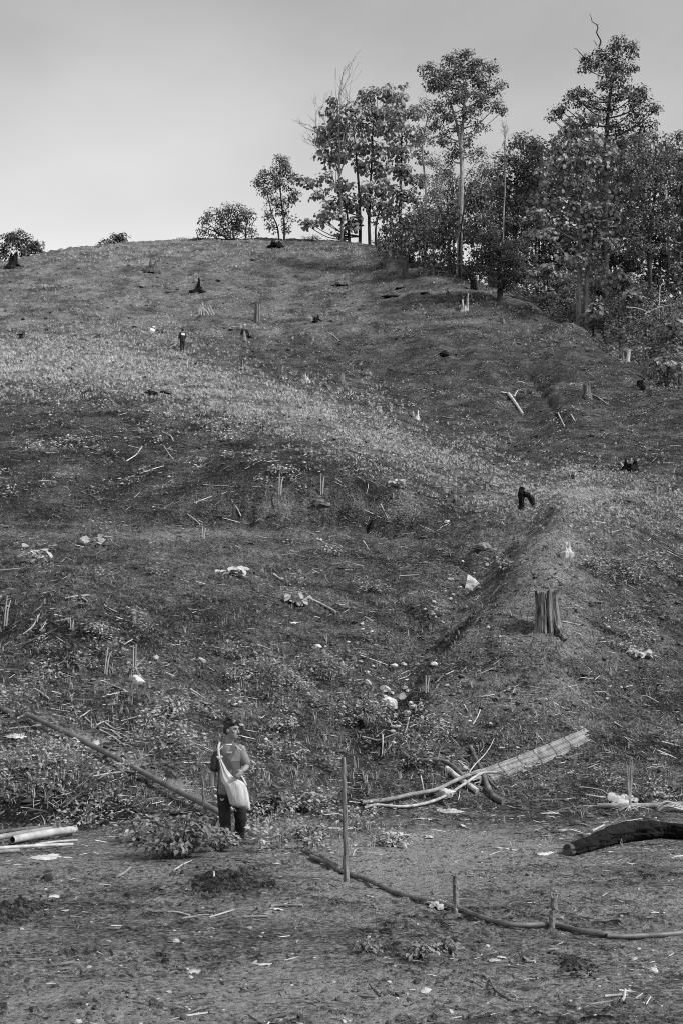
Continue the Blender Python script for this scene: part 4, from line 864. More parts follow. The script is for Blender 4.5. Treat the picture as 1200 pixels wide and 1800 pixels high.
ti = V[-1]; c = ti.mean(0); V.append(c * [1, 1, 0] + (ti - c * [1, 1, 0]) * [.78, .78, 1] - [0, 0, .01]); V.append(c * [1, 1, 0] + (ti - c * [1, 1, 0]) * [.6, .6, 0] + [0, 0, .55 * h]); k = len(V)
V = np.vstack(V + [np.array([[c[0], c[1], .5 * h]])]); i = np.arange(k - 1)[:, None] * n; j = np.arange(n)[None]; j2 = (j + 1) % n
F = np.stack([i + j, i + j2, i + n + j2, i + n + j], -1).reshape(-1, 4); jj_ = np.arange(n); Ft = np.stack([(k - 1) * n + jj_, (k - 1) * n + (jj_ + 1) % n, np.full(n, k * n)], -1)
Msb = mat('old_stump_wood', .02, .30, 2.6, .95, 1.0, 9, (5, 5, .5), contrast=(.38, .62), bdist=.05)
o = tag(obj('tree_stump', [(V, np.vstack([F[:, [0, 1, 2]], F[:, [0, 2, 3]], Ft]))], Msb, None, False, b), 'large cracked old tree stump standing alone on the earth spur', 'stump')
l = smoothline(np.array([[.12, -.15, .22], [.22, -.3, .02], [.30, -.42, -.16]]), 4); obj('root', tube(l, np.linspace(.11, .06, len(l)), 8, True, .1, 5), Msb, o)
l = smoothline(np.array([[-.16, -.1, .12], [-.24, -.14, .0], [-.29, -.16, -.14]]), 4); obj('root', tube(l, np.linspace(.10, .05, len(l)), 8, True, .1, 6), Msb, o)

# ------------------------------------------------------------------ stones
def stone(u, v, rx, rz, m, label, seed, ry=None, group=None, rough=.16, tilt=0.0, name='stone', cat='stone', sink=.25):
    b = at(u, v); s = b[1] / FPX; o = obj(name, rock_mesh((rx * s, (ry or rx * .8) * s, rz * s), seed, 2 if rx > 9 else 1, rough), m, None, True, b + [0, 0, rz * s * (1 - sink * 2)])
    o.rotation_euler = (0, tilt, 0); return tag(o, label, cat, group)
sw, sg, sp = M['stonew'], M['stoneg'], M['stone']
# big pale wedge of rock in the gully
b = at(829, 1034); s = b[1] / FPX
def wedge():
    P = np.array([[-13,0,-4],[17,0,-2],[13,10,-3],[-10,10,-3],[-8,3,26],[-6,5,27],[6,4,19],[-13,-1,2],[17,-1,5],[-9,0,18],[10,0,12]], float) * s; P[:, 1] *= 1.0
    import bmesh
    bm = bmesh.new(); vs = [bm.verts.new(p) for p in P]; bmesh.ops.convex_hull(bm, input=vs); bmesh.ops.subdivide_edges(bm, edges=bm.edges, cuts=3, use_grid_fill=True)
    for v_ in bm.verts: v_.co += Vector((noise2(v_.co.x * 9, v_.co.z * 9) * .02, noise2(v_.co.x * 8 + 4, v_.co.z * 8) * .03, 0))
    me = bpy.data.meshes.new('boulder'); bm.to_mesh(me); bm.free(); return me
tag(obj('boulder', wedge(), sw, None, False, b), 'pale triangular boulder standing in the gully left of the large old stump', 'boulder')
stone(824, 1033, 5, 3, sw, 'small white stone at the left foot of the triangular boulder', 3)
stone(842, 1036, 5, 3, sg, 'small grey stone at the right foot of the triangular boulder', 33)
stone(849, 966, 14, 9, sg, 'rounded grey boulder at the head of the gully', 4, 10, None, .2, 0, 'boulder', 'boulder')
stone(866, 970, 7, 5, sg, 'small grey stone right of the rounded grey boulder', 5)
stone(784, 919, 6, 4.5, sw, 'small white stone alone below the cut bank', 6)
stone(790, 1020, 8, 3.5, sp, 'flat pale stone left of the triangular boulder', 7)
stone(812, 990, 3.5, 3, sw, 'tiny white stone between the rounded boulder and the triangular boulder', 8)
stone(855, 995, 5, 4, sw, 'white scrap of stone above the triangular boulder', 81)
stone(515, 1098, 6, 4.5, sw, 'small white stone below the pale cane on the left mound', 9)
stone(558, 1140, 7.5, 5, sw, 'larger white stone on the left mound below another white one', 10)
stone(612, 1145, 5, 3, sp, 'pale stone right of the larger white stone on the mound', 11)
stone(241, 1202, 15, 10, sw, 'rough white rock under splayed dry stalks on the left', 12, 10, None, .22)
stone(275, 1160, 7, 6, sp, 'pale stone up and right of the rough white rock', 13)
stone(226, 1168, 5, 5, sg, 'round grey stone left of the standing dry stalks', 14)
stone(263, 1210, 4, 3.5, sg, 'small grey stone at the right foot of the rough white rock', 15)
stone(355, 1163, 9, 5.5, sp, 'flat oval stone alone on the left mound', 16, None, None, .1, .3)
stone(413, 1240, 6, 3.5, sw, 'white stone above and right of the young man', 17)
stone(425, 1275, 5, 3, sp, 'pale stone just right of the head of the young man', 18)
stone(57, 1092, 4, 5, sp, 'small round pale stone by the leaning stick at far left', 19)
# heap in the gully
stone(681, 1241, 19, 11, sw, 'largest white angular rock of the gully heap with a dark hole', 20, 14, 'rocks heaped in the gully', .2, .35)
stone(702, 1232, 14, 10, sg, 'rounded grey rock touching the white angular one in the gully heap', 21, 11, 'rocks heaped in the gully', .1)
stone(726, 1245, 7.5, 5.5, sp, 'smooth oval pebble right of the rounded grey rock', 22, None, 'rocks heaped in the gully', .05)
stone(714, 1254, 8, 5.5, sp, 'pale blocky rock below the rounded grey one', 23, None, 'rocks heaped in the gully')
stone(740, 1265, 6, 6, sp, 'upright pale rock at the lower right end of the heap', 24, None, 'rocks heaped in the gully')
stone(694, 1262, 5, 3, sp, 'small flat rock under the white angular one', 25, None, 'rocks heaped in the gully')
stone(677, 1214, 11, 8, sp, 'pale grey rock above the white angular one in the gully', 26, None, 'rocks heaped in the gully')
stone(645, 1201, 9, 5, sp, 'slab of pale stone at the upper left of the heap', 27, None, 'rocks heaped in the gully', .2, .5)
stone(711, 1212, 7, 5, sg, 'dark grey stone at the upper right of the heap', 28, None, 'rocks heaped in the gully')
for k, (u, v, r) in enumerate([(633,1165,5),(645,1184,5.5),(667,1164,4),(709,1169,6),(693,1172,8),(763,1170,7.5),(785,1207,5),(687,1175,4),(611,1130,4),(636,1108,5),(653,1112,4),(636,1098,4),(626,1131,4),(655,1172,4),(676,1225,4),(783,1232,3),(825,1270,4)]):
    stone(u, v, r, r * .65, sw if k % 3 else sp, 'small loose pale stone strewn between the left mound and the spur', 50 + k, None, 'loose stones strewn down the gully')
for k, (u, v, r, lab) in enumerate([(880, 1316, 6, 'round pale stone above the woven bamboo mat'), (890, 1311, 4, 'pebble right of the round stone above the bamboo mat'), (908, 1316, 4.5, 'small round stone farthest right above the bamboo mat'), (861, 1272, 4, 'small pale stone high above the bamboo mat'), (816, 1361, 5, 'pale stone caught among the crossed branches'), (838, 1312, 3, 'pebble by the top of the crossed branches'), (728, 1329, 4, 'small stone left of the long curved branch'), (437, 1635, 9, 'flat grey stone on the trodden ground below the sticks'), (457, 1648, 5, 'small round stone beside the flat grey one'), (310, 1656, 7, 'flat pale stone on the muddy foreground'), (985, 1617, 8, 'dark flat stone right of the right short post')]):
    stone(u, v, r, r * .6, sg if k in (7, 8, 10) else sp, lab, 70 + k)
stone(102, 1238 + 70, 7, 4, sp, 'pale stone lying against the left pipe', 95)

q = np.random.default_rng(44)
for k in range(34):
    t_ = q.uniform(0, 1); i = min(int(t_ * 4), 3); (a_, b_), (c_, d_) = GUL[i], GUL[i + 1]; f_ = t_ * 4 - i; r = q.uniform(2.5, 6.5)
    stone(a_ + (c_ - a_) * f_ + q.normal(0, 24), b_ + (d_ - b_) * f_ + q.normal(0, 14), r, r * .62, (sp, sg, sp, sw)[k % 4], 'small loose stone lying in the gully bed below the triangular boulder', 120 + k, None, 'stones lying in the gully bed')
# ------------------------------------------------------------------ sticks and stalks big enough to see one by one
STK = [([(30,1055),(10,1070),(8,1085)],.016,None)]
def stick(pix, rpx, label, m=None, group='dry sticks strewn on the lower slope', seed=0, lift=None, name='stick'):
    b = at(pix[0][0], pix[0][1]); s = b[1] / FPX; return pole(name, pix, rpx * s, rpx * s * .75, m or M['stick'], label, 'stick', group, 6, 4, .08, seed, lift)
stick([(540,1052),(565,1064),(590,1077)], 2.6, 'thick pale cane lying below the leafy clump on the mound')
stick([(222,812),(240,800),(250,786)], 1.4, 'pale stick slanting up to the right on the dark burnt slope')
stick([(286,760),(300,768),(305,776)], 1.6, 'short pale stick with bent end in the burnt slope')
stick([(288,783),(298,800),(305,808)], 1.2, 'thin pale stick pointing downhill on the burnt slope')
stick([(246,834),(268,826),(288,820)], 1.3, 'long thin pale stick below the slanting stick on the burnt slope')
stick([(342,885),(356,880),(372,874)], 1.4, 'pale stick just left of the cut bank')
stick([(407,880),(417,895),(424,906)], 1.4, 'pale stick leaning down the left end of the cut bank')
stick([(358,853),(380,854),(402,855)], 1.1, 'thin level stick above the left end of the cut bank')
stick([(330,905),(345,915),(352,923)], 1.1, 'stick below the left end of the cut bank')
stick([(558,948),(566,953),(577,959)], 1.4, 'pale stick under the cut bank left of a small weed')
stick([(638,952),(643,960),(648,968)], 1.4, 'pale stick below the right part of the cut bank')
stick([(668,888),(676,900),(681,912)], 1.3, 'pale stick hanging on the right end of the cut bank')
stick([(481,1010),(490,1017),(498,1022)], 2.0, 'half buried pale stick on the mound')
stick([(115,1053),(135,1049),(157,1046)], 1.6, 'long pale stick lying level on the left mound')
stick([(145,1052),(152,1058),(157,1062)], 1.3, 'short stick below the level stick on the left mound')
stick([(185,1066),(196,1072),(206,1077)], 1.4, 'stick right of the short one on the left mound')
stick([(41,1116),(58,1102),(70,1081)], 1.7, 'pale bent stick leaning in the dark hollow at far left')
stick([(72,1107),(77,1101),(81,1095)], 1.1, 'short stick beside the bent one in the hollow')
stick([(61,1212),(73,1220),(86,1229)], 2.0, 'pale stick in the weeds above the left pipe')
stick([(183,1199),(203,1208),(225,1216)], 1.4, 'thin stick running to the rough white rock')
stick([(218,1134),(232,1126),(244,1119)], 1.1, 'thin stick above the standing dry stalks')
for k, p in enumerate([[(93,1258),(112,1262),(132,1267)],[(90,1247),(105,1250),(122,1252)],[(170,1276),(182,1270),(192,1268)],[(178,1280),(205,1288),(225,1298)],[(196,1284),(210,1296),(216,1300)],[(210,1308),(222,1310),(232,1314)],[(176,1284),(198,1296),(220,1312)],[(238,1304),(252,1306),(268,1308)],[(140,1262),(150,1256),(158,1250)],[(150,1262),(160,1272),(166,1280)],[(186,1272),(200,1282),(212,1284)]]):
    stick(p, 1.5, ['thick level stalk leftmost in the litter above the left pipe','upper of two level stalks leftmost in the litter','short stalk end rising by the pale tuft in the litter','long stalk slanting down through the litter','lower end of the slanting stalk in the litter','short level stalk low in the litter','longest stalk slanting down right in the litter','rightmost level stalk in the litter towards the weed bush','short stalk rising right at the top of the litter','short stalk falling right near the top of the litter','curved stalk in the middle of the litter'][k], None, 'dry stalks littered above the left pipe', k)
stick([(505,1328),(520,1324),(532,1319)], 1.3, 'thin stick in the weeds right of the young man')
stick([(635,1296),(650,1299),(664,1302),(680,1296),(706,1286),(728,1275)], 1.6, 'long bent dry branch under the gully rocks', M['stick'])
stick([(673,1248,.02),(682,1264,.02),(690,1280)], 1.8, 'pale stick propped against the white angular rock')
stick([(681,1258),(698,1270),(712,1282)], 1.5, 'stick crossing under the gully heap')
stick([(718,1272,.1),(715,1282,.05),(711,1290)], 1.5, 'short upright stick below the gully heap')
stick([(672,1302,.1),(672,1316,.05),(671,1330)], 1.3, 'broken stalk hanging in the gully cut')
stick([(669,1330),(682,1318),(694,1304,.08)], 1.3, 'thin stalk leaning across the gully cut')
stick([(830,1276),(838,1262),(843,1249)], 1.6, 'thin pale stick up the spur flank right of the gully')
stick([(806,1255),(816,1262),(828,1258)], 1.3, 'stick lying left of the thin one on the spur flank')
stick([(815,1240),(819,1248),(822,1252)], 1.3, 'tiny stick on the spur flank')
stick([(845,1226),(857,1224),(868,1222)], 1.6, 'short thick stick higher on the spur flank')
stick([(941,1290),(948,1298),(953,1304)], 1.5, 'short stick above the top of the bamboo mat')
stick([(1078,1271),(1092,1279),(1109,1289)], 1.4, 'thin pale stick on the right slope above the upright broom')
stick([(1171,972),(1186,979),(1200,985)], 1.4, 'thin pale stick at the right border beside the weeds')
stick([(1019,1384),(1045,1388),(1060,1392),(1075,1405)], 1.3, 'curved thin stick left of the upright broom')
stick([(1030,1399),(1050,1402),(1073,1405)], 2.2, 'pale pole end left of the upright broom')
stick([(1022,1449),(1036,1454),(1050,1460)], 1.4, 'thin stick leaning behind the charred log')
stick([(972,1464),(983,1463),(995,1462)], 3.2, 'short thick cut stick left of the charred log', M['bamboog'])
stick([(1140,1485),(1150,1485),(1158,1484)], 2.6, 'short dark stick in front of the charred log', M['twig'])
stick([(1172,1550),(1186,1547),(1200,1545)], 1.2, 'thin pale stick at the right border in front of the charred log')
stick([(296,1604),(315,1606),(334,1611)], 2.0, 'pale stick left end of the stick group on the trodden ground', None, 'sticks on the trodden ground')
stick([(320,1616),(340,1613),(356,1612)], 2.2, 'thick dark barked stick in the middle of the stick group', M['bamboog'], 'sticks on the trodden ground')
stick([(368,1614),(385,1609),(412,1601)], 2.0, 'pale forked stick at the right end of the stick group', None, 'sticks on the trodden ground')
stick([(348,1608),(362,1609),(375,1608)], 1.2, 'thin stick behind the stick group', None, 'sticks on the trodden ground')
stick([(430,1614),(445,1613),(471,1613)], 2.6, 'brown stick with broken end right of the stick group', M['bamboog'], 'sticks on the trodden ground')
stick([(476,1595),(495,1594),(532,1594)], 3.0, 'dark knobbly stick beside pale shavings', M['bamboog'], 'sticks on the trodden ground')
stick([(206,1543),(218,1537),(230,1527)], 2.8, 'short brown stick at the lower left of the leafy shrub', M['bamboog'])
stick([(306,1531),(314,1526),(321,1520)], 1.8, 'pale stick end under the leafy shrub')
stick([(380,1570),(378,1560),(376,1550,.1)], 2.2, 'pale curved root sticking out of the dark soil heap', None, None)
stick([(720,1640),(700,1642),(680,1640)], 1.6, 'thin stick behind the seedling in the foreground', M['twig'])
stick([(860,1722),(870,1742),(895,1758)], 2.0, 'brown bent twig in the right foreground', M['twig'], 'twigs in the right foreground')
stick([(868,1740),(880,1752),(898,1760)], 2.0, 'brown twig crossing the bent one in the right foreground', M['twig'], 'twigs in the right foreground')
stick([(1062,1754),(1080,1752),(1102,1752)], 3.0, 'pale splintered stick in the right foreground', None, 'twigs in the right foreground')
stick([(1092,1762),(1096,1756),(1098,1750,.03)], 3.2, 'short pale chip leaning on the splintered stick', None, 'twigs in the right foreground')
stick([(1116,1757),(1122,1752),(1128,1748)], 1.6, 'thin stick right of the splintered stick', None, 'twigs in the right foreground')
stick([(926,1692),(934,1692),(940,1693)], 2.6, 'small pale wood piece below the right short post', None, 'twigs in the right foreground')
# standing dry stalks propped over the white rock
b = at(236, 1190); s = b[1] / FPX; t = thing('dry_stalks', 'two upright dry stalks with splayed struts over the rough white rock', 'stalks', b)
for p in ([(-1.5,0,-8),(-2,0,56)], [(2.5,0,-8),(2.5,0,57)], [(0,0,16),(-12,-6,-8),(-20,-9,-24)], [(0,0,16),(-8,-5,-6),(-15,-8,-20)], [(2,0,16),(12,-5,2),(24,-8,-8)], [(2,0,15),(10,-5,2),(19,-8,-10)], [(2,0,17),(10,3,26),(18,4,34)]):
    l = smoothline(np.array(p, float) * s, 3); obj('stalk', tube(l, np.linspace(1.5 * s, 1.1 * s, len(l)), 6, True, .05, 2), M['stick'], t)
for (u, v, hh, ln, lab) in [(184, 1183, 46, .05, 'thin dry twin stalks standing left of the rough white rock'), (8, 1100, 54, .03, 'single dry stalk standing at the far left border'), (564, 866, 36, 0, 'thin dry stalk standing on top of the cut bank'), (490, 868, 36, .02, 'leafy dry stalk standing at the left end of the cut bank'), (748, 1218, 30, 0, 'thin pale stake standing among the gully weeds'), (125, 1106, 20, -.03, 'short dry stalk standing on the dark notch at left'), (356, 943, 18, 0, 'short split stub standing on the terrace edge')]:
    b = at(u, v); s = b[1] / FPX; t = thing('dry_stalk', lab, 'stalk', b, 'dry stalks standing on the slope')
    for e in range(2): obj('stem', tube(np.array([[e * 3 * s, 0, -.1], [e * 4 * s + ln * hh * s, 0, hh * s * .5], [e * 6 * s + ln * 2.4 * hh * s, 0, hh * s * (1 - .15 * e)]]), [1.5 * s, 1.2 * s, .9 * s], 5), M['stick'], t)
# ------------------------------------------------------------------ posts, pipes, bamboo, the mat and the branches
def post(u, v, hpx, rpx, m, label, lean=(0, 0), seed=0, top_r=.85, name='wooden_post', group='posts driven in along the ground pipe'):
    b = at(u, v); s = b[1] / FPX; q = np.random.default_rng(seed); n = 12
    z = np.concatenate([[-.25], np.linspace(0, hpx * s, 14)]); L_ = np.stack([lean[0] * z + .006 * q.normal(size=15), lean[1] * z, z], -1)
    r = np.linspace(rpx * s, rpx * s * top_r, 15) * (1 + .05 * q.normal(size=15))
    o = obj(name, tube(L_, r, n, True, .05, seed), m, None, False, b); return tag(o, label, 'post', group)
Mpost = mat('grey_post_wood', .05, .26, 4, .9, .9, 14, (9, 9, .9), bdist=.012)
post(608, 1549, 210, 4.9, Mpost, 'tall weathered post standing by the ground pipe near the centre', (-.02, 0), 1, .8)
o = post(800, 1605, 62, 4.6, Mpost, 'left of the two short posts on the ground pipe, beside the rag', (0, 0), 2, 1)
o = post(969, 1634, 54, 5.2, M['grey'], 'right of the two short posts, leaning with a frayed bark top', (.10, 0), 3, 1.05)
s = o.location[1] / FPX
for k in range(9):
    a = k * .7; obj('bark_fray', tube(np.array([[.10*54*s + math.cos(a)*3*s, math.sin(a)*3*s, 50*s], [.10*57*s + math.cos(a)*5*s, math.sin(a)*5*s, 54*s], [.10*58*s + math.cos(a)*6.5*s, math.sin(a)*6*s, (52 + 5 * (k % 3))*s]]), [1.2*s, .9*s, .4*s], 4), M['pale'], o)
post(361, 1432, 66, 2.7, Mpost, 'thin stake standing at the lower end of the left pipe', (-.10, 0), 4, .8, group=None)
post(4, 1466, 16, 1.6, Mpost, 'little stake behind the bamboo logs at the left border', (0, 0), 5, .8, group=None)
post(69, 1458, 9, 1.8, M['pale'], 'tiny pale peg behind the bamboo logs', (0, 0), 6, .8, group=None)
# the long pipe on the ground
PX = [(546,1509),(575,1522),(603,1538),(640,1549),(668,1562),(700,1576),(735,1586),(770,1592),(800,1600),(830,1612),(860,1623),(892,1631),(930,1632),(968,1630),(990,1634),(1015,1641),(1045,1647),(1075,1648)]
s = at(800, 1600)[1] / FPX
l = smoothline(lie(PX, 4.6 * s), 6); l[:, 2] += .004; b0 = l[0].copy()
o = tag(obj('ground_pipe', tube(l - b0, np.full(len(l), 4.3 * s) * (1 + .06 * np.sin(np.arange(len(l)) * .9)), 12, True, .025, 3), M['pipe'], None, True, b0), 'long winding grey pipe lying along the ground from the tall post to the right', 'pipe')
l = smoothline(lie([(1066,1650),(1095,1651),(1130,1650),(1165,1648),(1215,1643),(1290,1636)], 4.4 * s), 6); b0 = l[0].copy()
tag(obj('ground_pipe', tube(l - b0, 4.3 * s, 12, True, .02, 4), M['pipe'], None, True, b0), 'second straight length of pipe running out at the right border', 'pipe')
l = smoothline(lie([(530,1500),(560,1512),(590,1528)], 7 * s), 5); b0 = l[0].copy()
o = tag(obj('knobbly_stick', tube(l - b0, np.linspace(4.2 * s, 5.5 * s, len(l)), 8, True, .16, 8), M['twig'], None, False, b0), 'soil crusted knobbly stick on the left end of the ground pipe', 'stick')
# rag on the pipe
def rag(name, u, v, wpx, dpx, hpx, m, label, seed, cat='rag', group=None, n=14, amp=1.0, rise=.4, ang=0.0):
    """a crumpled sheet draped on what lies under it, with real thickness"""
    b = at(u, v); s = b[1] / FPX; g = np.linspace(-1, 1, n); A, B = np.meshgrid(g, g); q = seed * 1.7
    ca, sa = math.cos(ang), math.sin(ang)
    edge = (1 + .5 * noise2(A * 1.4 + q, B * 1.4 + q) + .25 * noise2(A * 3.7 + q, B * 3.7)) * (1 - .22 * (np.abs(A) * np.abs(B)) ** .7)
    x = A * edge * wpx * .42 * s; y = B * edge * dpx * .42 * s; x, y = x * ca - y * sa, x * sa + y * ca
    z = (rise * np.exp(-(A ** 2 + B ** 2) * 1.2) + .45 * amp * np.abs(noise2(A * 1.9 + q, B * 1.9 - q)) + .2 * amp * noise2(A * 4.2 + q, B * 4.2)) * hpx * s
    gz = Hxy(b[0] + x, b[1] + y) - b[2]; z = np.maximum(z, 0) + gz + .006
    V = np.stack([x, y, z], -1).reshape(-1, 3); V2 = V - [0, 0, .005]
    i = np.arange(n - 1)[:, None] * n; j = np.arange(n - 1)[None]; F = np.stack([i + j, i + j + 1, i + n + j + 1, i + n + j], -1).reshape(-1, 4)
    ring = list(range(n)) + [k * n + n - 1 for k in range(1, n)] + [(n - 1) * n + k for k in range(n - 2, -1, -1)] + [k * n for k in range(n - 2, 0, -1)]
    N_ = n * n; side = np.array([[ring[k], ring[k - 1], ring[k - 1] + N_, ring[k] + N_] for k in range(len(ring))])
    o = obj(name, [(np.vstack([V, V2]), np.vstack([F, F[:, ::-1] + N_, side]))], m, None, True, b); return tag(o, label, cat, group)
rag('rag', 768, 1592, 46, 60, 12, M['cloth'], 'pale rag tangled over the ground pipe beside the left short post', 3, amp=1.3)
rag('rag', 752, 1588, 26, 20, 8, M['cloth'], 'loose end of pale cloth left of the rag on the pipe', 5)
# the left pipe on its ramp
l = smoothline(lie([(48,1268),(110,1298),(170,1328),(215,1352),(265,1379),(315,1406),(362,1430),(392,1447)], .12), 5); b0 = l[0].copy()
tag(obj('straight_pipe', tube(l - b0, .042, 12, True, .01, 4), M['pipe'], None, True, b0), 'straight grey pipe slanting down the bank from the left towards the young man', 'pipe')
l = smoothline(lie([(-40,1238),(-5,1250),(12,1256),(22,1262)], .07), 4); b0 = l[0].copy()
tag(obj('straight_pipe', tube(l - b0, .05, 10, True, .02, 5), M['pipe'], None, True, b0), 'end of another dark pipe in the weeds at the left border', 'pipe')
# bamboo lying at the left
def bamboo(pix, rpx, m, label, seed, nodes=4, taper=1.0, hollow=True, group='bamboo poles lying at the left'):
    l = lie(pix); b = at(*pix[0][:2]); s = b[1] / FPX; r = rpx * s; a = l[0] + [0, 0, r * .55]; e = l[-1] + [0, 0, r * .55]; d = e - a; L_ = np.linalg.norm(d); d /= L_
    o = thing('bamboo_pole', label, 'bamboo', a, group); pts = []; rad = []
    for t_ in np.linspace(0, 1, nodes * 8 + 1):
        ph = (t_ * nodes) % 1.0; bump = .07 * math.exp(-(min(ph, 1 - ph) / .05) ** 2) if 0 < t_ < 1 else 0; pts.append(d * L_ * t_ + [0, 0, .01 * math.sin(t_ * 3)]); rad.append(r * (1 + bump) * (1 + (taper - 1) * t_))
    obj('culm', tube(pts, rad, 16, not hollow, .012, seed), m, o, True)
    if hollow:
        for p_, r_, sg_ in ((pts[0], rad[0], 1), (pts[-1], rad[-1], -1)):
            rim = tube([p_, p_ + d * sg_ * .30], [r_ * .84, r_ * .8], 16, False); obj('bore', rim + tube([p_ + d * sg_ * .30, p_ + d * sg_ * .301], [r_ * .8, .001], 16, False), M['soil'], o, True)
            A_ = tube([p_ - d * sg_ * .001, p_ + d * sg_ * .001], [r_, r_ * .84], 16, False); obj('rim', A_, M['pale'], o, True)
    return o
bamboo([(22,1487),(132,1468)], 6.6, M['bamboo'], 'thick pale bamboo log with an open dark end at the left', 1, 4, 1.05)
bamboo([(-60,1492),(104,1464)], 5, M['bamboog'], 'grey bamboo log lying behind the thick pale one', 2, 5)
bamboo([(-60,1478),(128,1458)], 3.8, M['twig'], 'dark blackened pole rearmost of the bamboo at the left', 3, 5, .8, False)
bamboo([(-50,1502),(35,1499),(128,1493)], 3.2, M['bamboo'], 'long thin split bamboo pole in front of the thick pale one', 4, 6, .9, False)
bamboo([(62,1493),(136,1485)], 2.2, M['bamboo'], 'short pale bamboo lath lying along the split pole', 5, 3, .9, False)
bamboo([(-40,1512),(33,1504)], 3.4, M['bamboog'], 'short bamboo piece nearest the camera at the left border', 6, 3, 1.0)
rag('paper_sheet', 80, 1508, 60, 75, 3.5, M['paper'], 'flat white sheet lying in front of the bamboo poles', 8, 'sheet', amp=.5, rise=.2)
# woven bamboo mat leaning up the slope
M['slat'] = mat('grey_slat', .16, .34, 5, .8, .3, 18, bdist=.005); M['slat2'] = mat('dark_slat', .08, .22, 5, .8, .3, 18, bdist=.005)
def mat_slats():
    a0 = at(833, 1384) + [0, 0, .14]; s0 = a0[1] / FPX
    e0 = at(1036, 1296) + [0, 0, .05]
    t = thing('bamboo_mat', 'long grey mat of bamboo slats bound with cross ties, slanting up the slope', 'mat', a0)
    d = e0 - a0; L_ = np.linalg.norm(d); d /= L_; w = np.array([.35, -.15, -1.0]); w -= d * (w @ d); w /= np.linalg.norm(w); up = np.cross(w, d)
    if up[1] > 0: up = -up
    n = 12; W0, W1 = .12, .165
    q = np.random.default_rng(6)
    def P(x, y, z=0):                                     # x along, y across
        wd = W0 + (W1 - W0) * math.sin(min(x, 1) * 2.4) ; sag = -.05 * math.sin(x * math.pi)
        return d * L_ * x + w * (wd * 2 * y) + up * (z + .015 * math.sin(y * 7 + x * 2)) + np.array([0, 0, sag])
    for k in range(n):
        y = (k + .5) / n - .5; x0 = q.uniform(0, .03) if k % 3 else -.02; x1 = 1 - q.uniform(0, .05) - (.14 if k == n - 1 else 0) ; hw = .495 / n
        ch = []; V = []; xs = np.linspace(x0, x1, 9)
        for x in xs:
            jz = .004 * q.normal(); jy = .004 * q.normal()
            for yy, zz in ((-hw, 0), (hw, 0), (hw, .012), (0, .017), (-hw, .012)): V.append(P(x, y + yy + jy, zz + jz))
        m_ = 5; F = [[i * m_ + j, i * m_ + (j + 1) % m_, (i + 1) * m_ + (j + 1) % m_, (i + 1) * m_ + j] for i in range(8) for j in range(m_)]
        V = np.array(V); o = obj('slat', [(V, np.array(F)), (np.vstack([V[:5]]), np.array([[4, 3, 2, 1, 0]])), (np.vstack([V[-5:]]), np.array([[0, 1, 2, 3, 4]]))], [M['bamboog'], M['slat'], M['bamboog'], M['slat2']][k % 4], t)
    for x in (.22, .38, .52, .66, .80):
        l = [P(x + .03 * yy, yy, .026) for yy in np.linspace(-.5, .5, 9)]; obj('cross_tie', tube(l, .0055, 5), M['twig'], t)
    return t
mat_slats()
# crossed branches
def branch(pix, r0, r1, m, label, seed, lifts=None, jit=.07, twigs=()):
    l = smoothline(lie(pix, 0), 6); b = l[0].copy(); o = obj('branch', tube(l - b, np.linspace(r0, r1, len(l)), 9, True, jit, seed), m, None, True, b); tag(o, label, 'branch', 'branches piled at the foot of the slope')
    for p, r in twigs:
        w = smoothline(lie(p, 0), 4) - b; obj('twig', tube(w, np.linspace(r, r * .4, len(w)), 5, True, .1, seed), m, o, True)
    return o
Mbr = mat('branch_bark', .045, .20, 4, .9, .7, 22, (1, 1, 1), bdist=.01)
branch([(709,1328,.05),(722,1340,.07),(742,1346,.1),(768,1347,.12),(790,1357,.14),(806,1368,.12),(826,1384,.06),(846,1392,.05)], .026, .042, Mbr, 'long curved dark branch coming in from the left over the pile', 1, twigs=[([(768,1347,.12),(772,1338,.18),(776,1334,.22)], .012)])
branch([(826,1319,.06),(833,1340,.12),(840,1358,.16),(846,1374,.20),(856,1392,.10),(868,1408,.06),(884,1414,.05)], .035, .058, Mbr, 'thick forked branch standing across the mat with a sawn lower end', 2, twigs=[([(852,1378,.15),(864,1386,.08),(878,1396,.05)], .04)])
branch([(784,1358,.08),(800,1372,.09),(816,1384,.08),(838,1396,.05)], .048, .052, M['pale'], 'thick pale peeled log lying under the crossed branches', 3, jit=.03)
branch([(636,1417,.06),(680,1413,.07),(720,1408,.10),(765,1401,.13),(800,1390,.18),(835,1379,.22),(850,1376,.22)], .036, .034, M['bamboog'], 'long dark bamboo pole reaching from the left under the white sack', 4, jit=.03)
branch([(640,1424,.04),(662,1420,.05),(700,1422,.04),(738,1419,.05),(780,1408,.08),(815,1392,.14),(845,1380,.2),(872,1378,.2)], .024, .026, M['stick'], 'thin pale branch lying in front of the dark bamboo pole', 5)
branch([(872,1378,.2),(890,1378,.14),(914,1379,.08)], .014, .008, M['twig'], 'thin dark twig running right from the crossing', 6)
branch([(824,1382,.24),(834,1372,.28),(850,1360,.33),(862,1346,.36),(868,1336,.4)], .012, .006, M['stick'], 'thin bare twig arching up over the branch pile', 7)
branch([(792,1336,.06),(815,1335,.08),(828,1335,.08)], .016, .014, M['twig'], 'short dark stick left of the thick forked branch', 8)
branch([(739,1384,.2),(743,1397,.14),(746,1410,.06)], .012, .009, M['stick'], 'thin pale stick leaning on the dark bamboo pole', 9)
